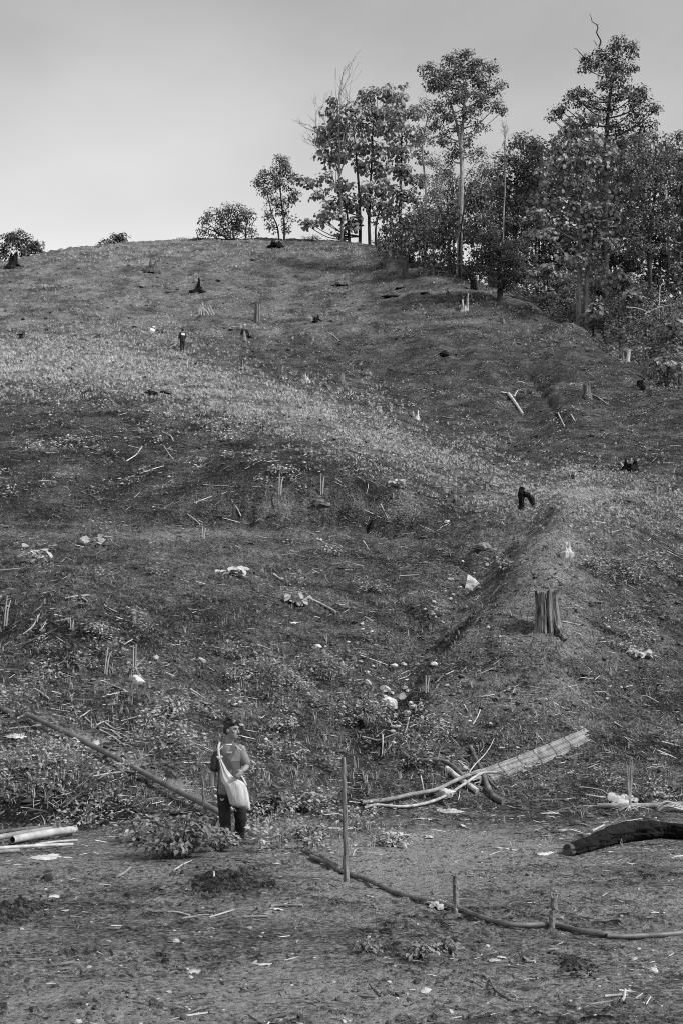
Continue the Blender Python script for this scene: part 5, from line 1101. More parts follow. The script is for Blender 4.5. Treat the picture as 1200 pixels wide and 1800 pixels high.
# white plastic sack caught on the poles
b = at(783, 1404); s = b[1] / FPX; me = rock_mesh((19 * s, 10 * s, 9.5 * s), 12, 3, .22); o = obj('white_sack', me, M['paper'], None, True, b + [0, 0, 9 * s]); o.rotation_euler = (0, -.28, 0); tag(o, 'crumpled white sack caught between the two poles at the branch pile', 'sack')
rag('cardboard_scrap', 790, 1428, 62, 55, 5, M['cloth'], 'pale fibrous scrap below the white sack', 11, 'scrap', amp=.8)
SCR = [(692,1468,46,40,6,'pale crumpled litter in the weed clump right of the tall post'),(753,1474,20,34,9,'white folded scrap at the right end of the weed clump'),(954,1502,36,26,3,'white scrap of sheet left of the charred log'),(812,1453,14,22,6,'white crumpled scrap below the branch pile'),(741,1440,40,24,3,'flat pale shaving on the trodden flat'),(690,1420,22,16,5,'pale scrap under the thin pale branch'),(1085,1410,44,60,12,'torn cardboard piece behind the upright broom'),(1106,1407,30,40,8,'crumpled paper right of the torn cardboard'),(1150,1605,18,12,2.5,'small white scrap on the right trodden ground'),
       (169,1307,16,22,6,'white triangular scrap above the left pipe'),(122,1312,14,14,5,'pale scrap touching the left pipe'),(487,1519,18,12,2.5,'small white scrap right of the dark soil heap'),(96,1577,24,20,4,'pale shavings on the muddy left foreground'),(114,1602,18,12,3,'small pale flake on the muddy left foreground'),(485,1600,30,16,5,'pale wood shavings beside the knobbly stick'),(868,1690,24,16,5,'pale leaf scrap in the right foreground'),(880,1684,18,10,4,'smaller pale leaf scrap next to another in the right foreground'),(1185,606,6,6,2,'pale speck at right'),(965,1430,36,14,3,'flat pale chip on the trodden flat above the charred log'),
       (340,1708,26,14,3,'pale flat flake in the near left foreground'),(465,1697,34,14,4,'pale bark flake in the near foreground'),(820,1350,18,14,4,'pale leaf scrap among the branches'),(28,1298,44,26,9,'broad dry leaf sheath in the weeds at the left border')]
for k, (u, v, w_, d_, h_, lab) in enumerate(SCR):
    if u == 1185: continue
    rag('dry_leaf' if 'leaf' in lab else 'scrap', u, v, w_, d_, h_, M['cloth'] if k % 2 or 'cardboard' in lab else M['paper'], lab, 20 + k, 'leaf' if 'leaf' in lab else 'scrap', 'scraps of litter on the ground', 9, 1.0)
# charred log at the right
PXL = [(998,1488,0),(1020,1482,0),(1045,1476,.02),(1070,1469,.03),(1100,1463,.04),(1135,1459,.05),(1165,1457,.05),(1200,1459,.05),(1250,1463,.05),(1300,1468,.05)]
l = lie([(u, v + 16) for u, v, _ in PXL], 0); s = l[0, 1] / FPX
rr = np.array([11, 12.5, 15, 19, 21, 20, 18, 17, 17, 16]) * s; l[:, 2] += rr * .78
l = smoothline(l, 7); q = np.random.default_rng(15); r_ = np.interp(np.arange(len(l)), np.arange(10) * 7, rr); b0 = l[0].copy()
ch_ = tube(l - b0, r_ * (1 + .025 * q.normal(size=len(l))), 26, False, .03, 8)
V_ = ch_[0][0].reshape(len(l), 26, 3); c_ = (l - b0)[:, None]; rel = V_ - c_; aa = np.arange(26)[None] / 26 * 6.283; tt = np.arange(len(l))[:, None] * .12
rel = rel * (1 + .16 * noise2(np.cos(aa) * 1.3 + tt, np.sin(aa) * 1.3 + tt * .7) + .10 * noise2(np.cos(aa) * 3 + tt * 2.5, np.sin(aa) * 3 - tt * 2) - .10 * (np.sin(aa * 7 + .3 * tt) > .6))[..., None]; rel[..., 2] *= .88
ch_ = [((c_ + rel).reshape(-1, 3), ch_[0][1])]
d = l[0] - l[1]; d /= np.linalg.norm(d)
o = tag(obj('charred_log', ch_, M['char'], None, False, b0), 'big hollow charred black log lying at the right border of the flat', 'log')
obj('hollow_end', tube([-d * .05, d * .01, d * .02, -d * .01], [r_[0] * 1.02, r_[0] * .98, r_[0] * .75, r_[0] * .42], 18, False, .04, 2), mat('charred_end_grain', .025, .11, 8, .9, .8, 30, bdist=.02), o)
obj('bore', tube([-d * .008, -d * .3, -d * .301], [r_[0] * .43, r_[0] * .38, .002], 14, False), M['char'], o)
for k in range(6):
    i = 8 + k * 6; p = l[i] - b0; a = -1.2 + .25 * (k % 3); obj('char_ridge', tube(np.array([p + [-.12, -r_[i] * .92, r_[i] * (.1 + .12 * (k % 3))], p + [0, -r_[i] * 1.0, r_[i] * (.16 + .12 * (k % 3))], p + [.15, -r_[i] * .93, r_[i] * (.2 + .1 * (k % 3))]]), [.008, .022, .008], 6, True, .1, k), M['char'], o)
branch_ = pole('stick', [(1040,1484,.16),(1050,1480,.17),(1061,1475,.18)], .016, .012, M['stick'], 'pale sliver lying on the hollow end of the charred log', 'stick')
pole('weathered_pole', [(1049,1420),(1090,1421),(1150,1420),(1230,1416)], .045, .05, M['bamboog'], 'grey pole lying on the ground behind the charred log', 'pole')
# upright broom of stripped stalks and the straw bundle
b = at(1107, 1424); s = b[1] / FPX; t = thing('broom', 'upright bundle of thin pale stalks standing like a broom on splayed roots', 'broom', b); q = np.random.default_rng(5)
for k in range(9):
    x = (k - 4) * 1.1 * s; tp = np.array([(k - 4) * 1.6 * s + 1.5 * s, q.normal(0, 2) * s, (72 + q.uniform(0, 14)) * s]); obj('stalk', tube(smoothline(np.array([[x * .2, 0, -.02], [x * .5, 0, 28 * s], tp]), 3), np.linspace(1.1 * s, .5 * s, 7), 5), M['stick'], t)
for k in range(16):
    a = q.uniform(0, 6.28); L_ = q.uniform(14, 40) * s; e = np.array([math.cos(a) * L_, math.sin(a) * L_, 0]); e[2] = float(Hxy(b[0] + e[0], b[1] + e[1])) - b[2] + .01
    obj('root', tube(smoothline(np.array([[0, 0, 8 * s], e * .45 + [0, 0, 5 * s], e]), 3), np.linspace(1.0 * s, .5 * s, 7), 4), M['stick'], t)
b = at(1172, 1427); t = thing('straw_bundle', 'sheaf of bent pale straw on the grey pole at the right border', 'straw', b)
for k in range(26):
    y = q.normal(0, 8) * s; z = q.uniform(0, 8) * s; obj('straw', tube(smoothline(np.array([[-16 * s, y * .6, z * .4 + .01], [-2 * s, y * .8, (6 + 4 * q.uniform()) * s + z], [22 * s, y + q.normal(0, 3) * s, z + 3 * s], [46 * s, y * 1.4, .02]]), 3), 1.0 * s, 4), M['stick'] if k % 3 else M['straw'], t)
# dark heaps of soil
def heap(u, v, wpx, dpx, hpx, label, seed, n=70):
    b = at(u, v); s = b[1] / FPX; g = np.linspace(-1, 1, n); A, B = np.meshgrid(g, g); x = A * wpx * .62 * s; y = B * dpx * .62 * s
    R_ = np.hypot(A, B) + .30 * fbm(A * 1.6 + seed, B * 1.6, 3) + .22 * fbm(A * 5 + seed, B * 5, 3, .7)
    k_ = sstep(.85, .25, R_); lump = np.abs(fbm(x / .16 + seed, y / .16, 4, .7)); cr = sstep(.0, .28, fbm(x / .07, y / .07 + seed, 2))
    z = k_ * hpx * s * (.45 + .55 * lump + .12 * cr) - .03 * (1 - sstep(.9, .6, R_)) - .005 + .02 * (cr * lump * 2) * sstep(1.0, .7, R_)
    z = z + Hxy(b[0] + x, b[1] + y) - b[2]
    V = np.stack([x, y, z], -1).reshape(-1, 3); i = np.arange(n - 1)[:, None] * n; j = np.arange(n - 1)[None]; F = np.stack([i + j, i + j + 1, i + n + j + 1, i + n + j], -1).reshape(-1, 4)
    o = tag(obj('soil_heap', [(V, F)], gm, None, True, b), label, 'soil heap', 'heaps of dark soil'); q = np.random.default_rng(seed); m_ = 220
    P = np.stack([q.normal(0, .36, m_) * wpx * s, q.normal(0, .36, m_) * dpx * s, 0 * q.normal(size=m_)], -1); P[:, 2] = Hxy(b[0] + P[:, 0], b[1] + P[:, 1]) - b[2] + hpx * s * .5 * np.exp(-((P[:, 0] / (wpx * s * .3)) ** 2 + (P[:, 1] / (dpx * s * .3)) ** 2))
    dl = (.36 - .22 * sstep(1.0, .2, R_)).ravel(); at2 = o.data.attributes.new('dust_shade', 'FLOAT', 'POINT'); at2.data.foreach_set('value', dl.astype(np.float32))
    S_ = np.exp(q.normal(math.log(.014), .5, m_)); cl = obj('crumbs', [batch(*ico(q.integers(9), .3), P, Rz(q.uniform(0, 6, m_)), S_)], M['soil'], o); cl['kind'] = 'stuff'
    return o
heap(392, 1556, 130, 330, 17, 'dark crumbly soil heap in front of the leafy shrub', 3)
heap(14, 1604, 100, 330, 18, 'dark ridge of soil at the left border of the foreground', 8)
heap(1010, 1697, 44, 120, 8, 'small dark soil crumb patch below the right short post', 23)
# leafy plants big enough to tell apart
def leafy(u, v, wpx, hpx, leaf, nl, label, seed, m=None, stems=9, name='shrub', cat='shrub', drop=.35, big=True, group=None, fill=.35):
    b = at(u, v); s = b[1] / FPX; q = np.random.default_rng(seed); t = thing(name, label, cat, b, group)
    W, H = wpx * .5 * s, hpx * s; P = []; D_ = []; N_ = []; ch = []
    tips = []
    for k in range(stems):
        a = q.uniform(0, 6.28); r = q.uniform(.15, 1) ** .6; tip = np.array([math.cos(a) * W * r, math.sin(a) * W * .8 * r, H * (1.0 - .55 * r * r) * q.uniform(.75, 1.0)])
        ch += tube(smoothline(np.array([tip * [.12, .12, 0] - [0, 0, .05], tip * [.5, .5, .65], tip]), 3), np.linspace(.010, .005, 7), 5); tips.append(tip)
    for k in range(nl):
        tip = tips[q.integers(stems)]; f = q.uniform(fill, 1.0); p = tip * [f ** 1.2, f ** 1.2, f] + q.normal(0, .045, 3) * [1, 1, .7]; p[2] = max(p[2], .03)
        out = p * [1, 1, 0] / W + q.normal(0, .5, 3) * [1, 1, .2]; D_.append(out + [0, 0, -drop]); N_.append(np.array([0, -.25, 1]) + q.normal(0, .4, 3) + .5 * p / W); P.append(p)
    obj('stem', ch, M['twig'], t, True)
    o = obj('leaves', [batch(LEAF2_V if big else LEAF_V, LEAF2_F if big else LEAF_F, np.array(P), Rfrom(np.array(N_), np.array(D_)), leaf * q.uniform(.55, 1.15, nl))], m or M['shrub'], t, False); o['kind'] = 'stuff'
    return t
leafy(312, 1508, 205, 88, .095, 1150, 'big broad leaved shrub in front of the young man on the left', 3, stems=30, big=False, drop=.5)
leafy(385, 1496, 70, 46, .08, 260, 'smaller leafy shrub at the feet of the young man', 4, M['weed'], 12, big=False)
leafy(245, 1480, 84, 56, .085, 260, 'leafy shoots at the left side of the big shrub', 5, M['weed'], 13, big=False)
leafy(482, 1434, 72, 64, .12, 240, 'dark broad leaved plant just right of the young man', 6, M['shrub'], 12, big=False, drop=.6)
leafy(526, 1426, 66, 52, .11, 200, 'paler broad leaved plant right of the dark one', 7, M['weed'], 11, big=False, drop=.6)
leafy(545, 1490, 80, 56, .07, 420, 'small leaved weed bush left of the tall post', 8, M['weed'], 16, 'weed_bush', 'weed', big=False)
leafy(680, 1486, 90, 30, .07, 330, 'low weed clump with litter right of the tall post', 9, M['weed'], 14, 'weed_bush', 'weed', big=False)
leafy(500, 1288, 62, 38, .08, 340, 'round weed bush up the slope right of the young man', 10, M['weed'], 14, 'weed_bush', 'weed', big=False)
leafy(305, 1264, 92, 52, .075, 520, 'round weed bush above the left pipe', 11, M['weed'], 18, 'weed_bush', 'weed', big=False)
leafy(172, 1121, 62, 38, .08, 420, 'pale tufted bush on the brow above the dark notch', 12, M['weed'], 16, 'weed_bush', 'weed', big=False, drop=.1)
leafy(60, 985, 60, 26, .30, 34, 'pale big leaved plant on the terrace at far left', 13, M['sprout'], 8, 'leafy_plant', 'plant', group='big leaved plants on the terrace')
leafy(170, 958, 50, 20, .28, 26, 'pale big leaved plant left of centre on the terrace line', 14, M['sprout'], 7, 'leafy_plant', 'plant', group='big leaved plants on the terrace')
leafy(405, 1012, 44, 24, .22, 40, 'pale ragged plant over a dark hole on the mound', 15, M['sprout'], 8, 'leafy_plant', 'plant')
leafy(520, 1062, 50, 26, .20, 50, 'leafy plant beside the thick pale cane', 16, M['weed'], 8, 'leafy_plant', 'plant')
leafy(560, 892, 30, 18, .26, 16, 'dark star shaped plant growing on the cut bank', 17, M['shrub'], 6, 'leafy_plant', 'plant')
leafy(592, 976, 30, 24, .12, 70, 'small round weed below the cut bank', 18, M['weed'], 8, 'weed_bush', 'weed', big=False)
leafy(697, 856, 34, 22, .22, 36, 'pale curly plant at the top right of the cut bank', 19, M['sprout'], 7, 'leafy_plant', 'plant')
leafy(1120, 1152, 66, 26, .16, 90, 'pale spreading plant low on the right flank of the spur', 20, M['sprout'], 10, 'leafy_plant', 'plant')
leafy(1048, 1000, 56, 26, .13, 150, 'dense leafy patch above a dark ledge right of the spur top', 21, M['weed'], 10, 'weed_bush', 'weed', big=False)
leafy(885, 1003, 60, 30, .11, 200, 'feathery weed at the head of the gully right of the boulders', 22, M['weed'], 12, 'weed_bush', 'weed', big=False)
leafy(278, 694, 40, 15, .34, 60, 'dark leafy clump in the pale grass band', 23, M['leaf'], 8, 'leafy_plant', 'plant')
leafy(40, 598, 16, 20, .3, 30, 'dark little shrub on the far left of the upper slope', 24, M['leafd'], 6)
leafy(1005, 842, 40, 26, .14, 200, 'round pale grassy bush at the foot of the right slope', 25, M['grass'], 14, 'weed_bush', 'weed', big=False)
leafy(735, 1680, 52, 24, .055, 170, 'low creeping plant in the middle of the foreground', 26, M['shrub'], 10, 'creeping_plant', 'plant', big=False, group='creeping plants in the foreground')
leafy(770, 1672, 54, 26, .055, 150, 'darkest low creeping plant at the right of the foreground patch', 27, M['shrub'], 10, 'creeping_plant', 'plant', big=False, group='creeping plants in the foreground')
leafy(640, 1672, 64, 22, .055, 150, 'low creeping plant at the left of the foreground patch', 28, M['shrub'], 10, 'creeping_plant', 'plant', big=False, group='creeping plants in the foreground')
leafy(918, 1688, 30, 20, .05, 40, 'tiny dark seedling tuft below the right short post', 29, M['shrub'], 6, 'seedling', 'plant', big=False)
b = at(668, 1680); s = b[1] / FPX; t = thing('seedling', 'single thin upright seedling with a leafy tip in the foreground', 'plant', b)
obj('stem', tube(smoothline(np.array([[0, 0, -.03], [-4, 0, 25], [-7, 0, 55], [-9, 0, 84]]) * s, 4), np.linspace(1.1 * s, .6 * s, 13), 5), M['twig'], t)
q = np.random.default_rng(2); P = np.array([[-9, 0, 84], [-8, 0, 80], [-7, 0, 60], [-4, 0, 38], [-3, 0, 34], [-9, 0, 82]]) * s; D_ = q.normal(0, 1, (6, 3)) * [1, 1, .3]; lv = obj('leaf', [batch(LEAF_V, LEAF_F, P, Rfrom(np.tile([0, -.4, 1.], (6, 1)), D_), np.array([14, 13, 11, 12, 10, 13]) * s)], M['shrub'], t); lv['kind'] = 'stuff'
# ------------------------------------------------------------------ people
def fuse(name, chunks, voxel, m, parent, smooth_it=4, fac=.5, wrinkle=None):
    """melt overlapping closed shapes into one continuous skin"""
    o = bpy.data.objects.new(name, weld(mesh_np(name, chunks, True))); C.objects.link(o)
    r = o.modifiers.new('r', 'REMESH'); r.mode = 'VOXEL'; r.voxel_size = voxel; r.use_smooth_shade = True
    if smooth_it: sm = o.modifiers.new('s', 'SMOOTH'); sm.iterations = smooth_it; sm.factor = fac
    bpy.context.view_layer.update(); dg = bpy.context.evaluated_depsgraph_get()
    me = bpy.data.meshes.new_from_object(o.evaluated_get(dg)); bpy.data.objects.remove(o)
    if wrinkle:
        co = np.empty(len(me.vertices) * 3, np.float32); me.vertices.foreach_get('co', co); co = co.reshape(-1, 3).astype(float)
        nn = np.empty(len(me.vertices) * 3, np.float32); me.vertices.foreach_get('normal', nn); nn = nn.reshape(-1, 3)
        co += nn * wrinkle(co)[:, None]; me.vertices.foreach_set('co', co.astype(np.float32).ravel()); me.update()
    me.name = name; me.materials.append(m)
    o = bpy.data.objects.new(name, me); C.objects.link(o); o.parent = parent; return o
def limb(pts, rad, k=5, n=14):
    l = smoothline(np.array(pts, float), k); r = np.interp(np.linspace(0, 1, len(l)), np.linspace(0, 1, len(rad)), rad)
    return tube(l, r, n) + ell(l[0], (r[0],) * 3) + ell(l[-1], (r[-1],) * 3)
def trunk_loft(secs, n=22):
    """closed torso from (x, y, z, rx, ry) sections"""
    S = smoothline(np.array(secs, float), 4); a = np.linspace(0, 2 * np.pi, n, endpoint=False)
    V = np.stack([S[:, 0:1] + S[:, 3:4] * np.sign(np.cos(a)) * np.abs(np.cos(a)) ** .85, S[:, 1:2] + S[:, 4:5] * np.sin(a), np.repeat(S[:, 2:3], n, 1)], -1)
    m_ = len(S); V = np.vstack([V.reshape(-1, 3), S[:1, :3], S[-1:, :3]]); i = np.arange(m_ - 1)[:, None] * n; j = np.arange(n)[None]; j2 = (j + 1) % n
    F = np.stack([i + j, i + j2, i + n + j2, i + n + j], -1).reshape(-1, 4); q = np.arange(n); q2 = (q + 1) % n
    T_ = np.vstack([np.stack([q2, q, np.full(n, m_ * n)], -1), np.stack([(m_ - 1) * n + q, (m_ - 1) * n + q2, np.full(n, m_ * n + 1)], -1)])
    return [(V, np.vstack([F[:, [0, 1, 2]], F[:, [0, 2, 3]], T_]))]
def hand(w, d, palm, thumb, sz=1.0, curl=.5):
    """palm, four unequal bent fingers and a thumb leaving the side; w wrist, d pointing to the fingertips, palm = palm normal, thumb = side of the thumb"""
    w, d, palm, thumb = (np.array(x, float) for x in (w, d, palm, thumb)); d /= np.linalg.norm(d); thumb -= d * (thumb @ d); thumb /= np.linalg.norm(thumb); palm = np.cross(d, thumb) * np.sign(np.cross(d, thumb) @ palm)
    ch = ell(w + d * .045 * sz, np.array([.036, .017, .048]) * sz, np.stack([thumb, palm, d], -1))
    for k, L_ in enumerate((.070, .080, .075, .058)):
        b = w + d * .082 * sz + thumb * (.026 - .0175 * k) * sz; c = curl * (1 + .12 * k)
        p1 = b + (d * math.cos(c * .5) + palm * math.sin(c * .5)) * L_ * .45 * sz; p2 = p1 + (d * math.cos(c * 1.3) + palm * math.sin(c * 1.3)) * L_ * .32 * sz; p3 = p2 + (d * math.cos(c * 2) + palm * math.sin(c * 2)) * L_ * .25 * sz
        ch += limb([b - d * .02 * sz, p1, p2, p3], [.0095 * sz, .009 * sz, .0085 * sz, .007 * sz], 2, 8)
    b = w + d * .025 * sz + thumb * .025 * sz; t1 = b + (d * .6 + thumb * .75 + palm * .3) * .032 * sz; t2 = t1 + (d * .85 + thumb * .2 + palm * .45) * .03 * sz
    return ch + limb([b, t1, t2], [.013 * sz, .011 * sz, .0085 * sz], 3, 8)
def Rhead(yaw, tilt=0): return np.array(Matrix.Rotation(yaw, 3, 'Z') @ Matrix.Rotation(tilt, 3, 'X'))
def head_parts(c, R, k=1.0):
    def E(p, r): return ell(np.array(c) + R @ (np.array(p) * k), np.array(r) * k, R, 16, 10)
    return (E((0, .012, .035), (.074, .094, .092)) + E((0, -.028, -.045), (.060, .068, .072)) + E((0, -.062, -.098), (.030, .030, .022)) + E((0, -.082, .028), (.052, .018, .016)) +
            E((0, -.100, -.022), (.013, .024, .030)) + E((0, -.115, -.036), (.017, .014, .012)) + E((0, -.088, -.068), (.024, .014, .009)) + E((0, -.084, -.082), (.021, .013, .009)) +
            E((.045, -.062, -.02), (.022, .022, .022)) + E((-.045, -.062, -.02), (.022, .022, .022)) + E((.076, .012, -.012), (.010, .020, .034)) + E((-.076, .012, -.012), (.010, .020, .034)))
skin = mat('brown_skin', .20, .27, 6, .5, .1, 60, spec=.4, bdist=.002)
hairm = mat('black_hair', .006, .022, 30, .45, .5, 60, (1, 1, .3), spec=.5, bdist=.01)
dark = mat('dark_trousers', .010, .026, 5, .8, .3, 40, spec=.3, bdist=.004)
whitem = mat('white_trim', .62, .75, 5, .8, 0)
# ---- the young man with the bag
base = at(405, 1489); base[2] = float(Hxy(base[0], base[1]))
man = thing('person', 'young man in grey sports shirt and dark trousers walking by the shrub, head turned', 'person', base); man.scale = (1.035,) * 3
hc = np.array([.005, -.02, 1.495]); RH = Rhead(math.radians(60), 0)
wr_r, wr_l = np.array([-.238, -.04, .735]), np.array([.172, -.215, .985])
body = head_parts(hc, RH, 1.0) + limb([(-.03, .03, 1.27), (-.022, .02, 1.36), (-.005, .008, 1.45)], [.062, .054, .056]) + \
    limb([(-.180, .01, 1.24), (-.222, .03, 1.00), wr_r], [.050, .040, .038, .026]) + limb([(.140, .0, 1.25), (.196, .02, 1.04), wr_l], [.050, .042, .038, .026]) + \
    hand(wr_r - [0, 0, .01], (.06, -.12, -1), (1, .1, 0), (.25, -1, -.2), 1.0, .75) + hand(wr_l, (-.50, -.42, -.55), (-.2, .5, -.9), (-.7, -.6, .4), 1.0, .65) + \
    trunk_loft([(-.02, .02, .70, .13, .09), (-.02, .02, .95, .13, .09), (-.02, .02, 1.18, .16, .10), (-.02, .02, 1.29, .12, .08)]) + \
    limb([(-.075, .0, .74), (-.06, -.03, .40), (-.03, -.05, .07)], [.075, .055, .04]) + limb([(.07, .02, .74), (.12, .05, .42), (.10, .20, .12)], [.075, .055, .04])
ob = fuse('body', body, .0085, skin, man, 3, .5)
q = np.random.default_rng(9)
def HE(p, r): return ell(hc + RH @ np.array(p), np.array(r), RH, 20, 12)
hair = HE((0, .018, .066), (.079, .099, .090)) + HE((0, -.030, .106), (.064, .056, .044)) + HE((0, .060, .010), (.074, .052, .085)) + HE((.066, .02, .03), (.016, .035, .04)) + HE((-.066, .02, .03), (.016, .035, .04)) + HE((.045, -.045, .09), (.032, .036, .030)) + HE((-.045, -.045, .09), (.032, .036, .03))
for k in range(60):
    a = q.uniform(0, 6.28); f = q.uniform(.1, 1); p = np.array([math.cos(a) * .078 * f,   .015 + math.sin(a) * .092 * f, .078 + .092 * math.sqrt(max(0, 1 - f * f))])
    hair += limb([hc + RH @ p, hc + RH @ (p * (1.02 + .06 * q.uniform()) + np.array([q.normal(0, .014), -.010, .004]))], [.013, .006], 2, 6)
fuse('hair', hair, .006, hairm, man, 2, .4)
eyem = mat('dark_eyes', .008, .012, 5, .3, 0)
for sx in (-1, 1):
    p = hc + RH @ np.array([sx * .031, -.088, .004]); obj('eye', ell(p, (.011, .007, .0055), RH, 10, 6), eyem, man, True)
    p = hc + RH @ np.array([sx * .031, -.096, .027]); obj('eyebrow', ell(p, (.020, .006, .0045), RH, 10, 6), hairm, man, True)
obj('moustache', ell(hc + RH @ np.array([0, -.098, -.056]), (.020, .007, .0045), RH, 10, 6), hairm, man, True)
# shirt with printed panels: flat print, in the man's own coordinates
sm_, t = newmat('sports_shirt'); N = t.nodes; L = t.links
tcn = N.new('ShaderNodeTexCoord'); sp_ = N.new('ShaderNodeSeparateXYZ'); L.new(tcn.outputs['Object'], sp_.inputs[0]); X_, Y_, Z_ = sp_.outputs
def cmp_(a, b, soft=.006):
    n = N.new('ShaderNodeMapRange'); L.new(a, n.inputs[0]); n.inputs[1].default_value = b - soft; n.inputs[2].default_value = b + soft; return n.outputs[0]
def mixv(f, a, b):
    n = N.new('ShaderNodeMix'); n.data_type = 'FLOAT'
    for i, q_ in ((0, f), (2, a), (3, b)):
        if isinstance(q_, (int, float)): n.inputs[i].default_value = q_
        else: L.new(q_, n.inputs[i])
    return n.outputs[0]
diag = mth('SUBTRACT', X_, mth('MULTIPLY', mth('SUBTRACT', Z_, 1.16), .45))          # slanting dark stripe across the chest
stripe = mth('MULTIPLY', cmp_(diag, -.055), mth('SUBTRACT', 1, cmp_(diag, .035)))
light = mixv(cmp_(Z_, 1.10), .065, .16)
v_ = mixv(stripe, light, .085)
lower = mth('MULTIPLY', mth('SUBTRACT', 1, cmp_(Z_, .98)), mth('SUBTRACT', 1, cmp_(X_, .02))); v_ = mixv(lower, v_, .17)
v_ = mixv(mth('SUBTRACT', 1, cmp_(X_, -.155, .008)), v_, .035)                         # dark right sleeve
v_ = mixv(cmp_(X_, .128, .01), v_, .17)
nz_ = N.new('ShaderNodeTexNoise'); nz_.inputs['Scale'].default_value = 9; L.new(tcn.outputs['Object'], nz_.inputs[0])
v_ = mth('MULTIPLY', v_, mth('ADD', .75, mth('MULTIPLY', nz_.outputs['Fac'], .5)))
cc_ = N.new('ShaderNodeCombineColor')
for i in range(3): L.new(v_, cc_.inputs[i])
pb = N.new('ShaderNodeBsdfPrincipled'); pb.inputs['Roughness'].default_value = .75; L.new(cc_.outputs[0], pb.inputs['Base Color']); om = N.new('ShaderNodeOutputMaterial'); L.new(pb.outputs[0], om.inputs[0])
def wr(co):
    return .006 * noise2(co[:, 0] * 14 + co[:, 2] * 6, co[:, 2] * 9 + co[:, 1] * 8) + .008 * noise2(co[:, 0] * 6 + 3, co[:, 2] * 24 + co[:, 0] * 18) * sstep(1.05, .75, co[:, 2])
shirt = trunk_loft([(-.03, .01, .665, .150, .115), (-.03, .015, .74, .152, .12), (-.025, .02, .85, .142, .115), (-.02, .02, .98, .146, .117), (-.02, .02, 1.12, .158, .118), (-.02, .02, 1.22, .166, .108), (-.02, .02, 1.285, .145, .092), (-.022, .02, 1.325, .075, .070)]) + \
    limb([(-.145, .015, 1.255), (-.195, .02, 1.13), (-.216, .025, 1.01)], [.060, .064, .063]) + limb([(.105, .015, 1.255), (.158, .01, 1.15), (.184, .02, 1.08)], [.060, .064, .064])
fuse('shirt', shirt, .010, sm_, man, 3, .5, wr)
# collar, chest print and piping
a = np.linspace(math.radians(200), math.radians(340), 12); obj('collar', tube(np.stack([-.02 + .070 * np.cos(a), .02 + .082 * np.sin(a), 1.318 + .016 * np.sin(a)], -1), .009, 6), whitem, man, True)
for k in range(5): obj('print_letter', [box((-.035 + k * .013, -.108, 1.212), (.008 + .002 * (k % 2), .008, .011))], whitem, man)
obj('shoulder_piping', tube(smoothline(np.array([(-.105, -.055, 1.285), (-.15, -.075, 1.235), (-.172, -.075, 1.20)]), 4), .005, 5), whitem, man)
obj('shoulder_piping', tube(smoothline(np.array([(.06, -.06, 1.302), (.105, -.078, 1.262), (.15, -.075, 1.232)]), 4), .005, 5), whitem, man)
def wr2(co): return .007 * noise2(co[:, 0] * 10 + co[:, 2] * 10, co[:, 2] * 14) + .006 * noise2(co[:, 2] * 26, co[:, 0] * 8 + 2) * sstep(.3, .1, co[:, 2])
trou = trunk_loft([(-.02, .01, .60, .15, .115), (-.02, .015, .70, .148, .115), (-.02, .02, .80, .135, .105), (-.02, .02, .84, .12, .09)]) + \
    limb([(-.085, .0, .68), (-.072, -.03, .40), (-.035, -.05, .08)], [.098, .084, .074, .070]) + limb([(.075, .02, .68), (.125, .04, .42), (.105, .19, .14)], [.098, .084, .076, .068])
fuse('trousers', trou, .011, dark, man, 3, .5, wr2)
e = smoothline(np.array([(-.125, -.112, .628), (-.105, -.122, .598), (-.075, -.122, .622), (-.095, -.122, .615), (-.105, -.122, .608), (-.12, -.114, .624)]), 3); obj('trouser_emblem', tube(e, .0035, 5), whitem, man)
for p, d_ in (((-.03, -.06, .035), (0, -1)), ((.10, .18, .07), (.1, -1))):
    obj('sandal', ell((p[0], p[1] - .05, p[2] - .012), (.046, .12, .022)) + ell((p[0], p[1] - .04, p[2] + .012), (.042, .05, .026)), M['mid'], man, True)
a = np.linspace(0, 2 * np.pi, 14); obj('wristband', tube(np.stack([wr_r[0] + .031 * np.cos(a), wr_r[1] + .031 * np.sin(a), wr_r[2] + .03 + .006 * np.cos(a)], -1), .006, 6), whitem, man, True)
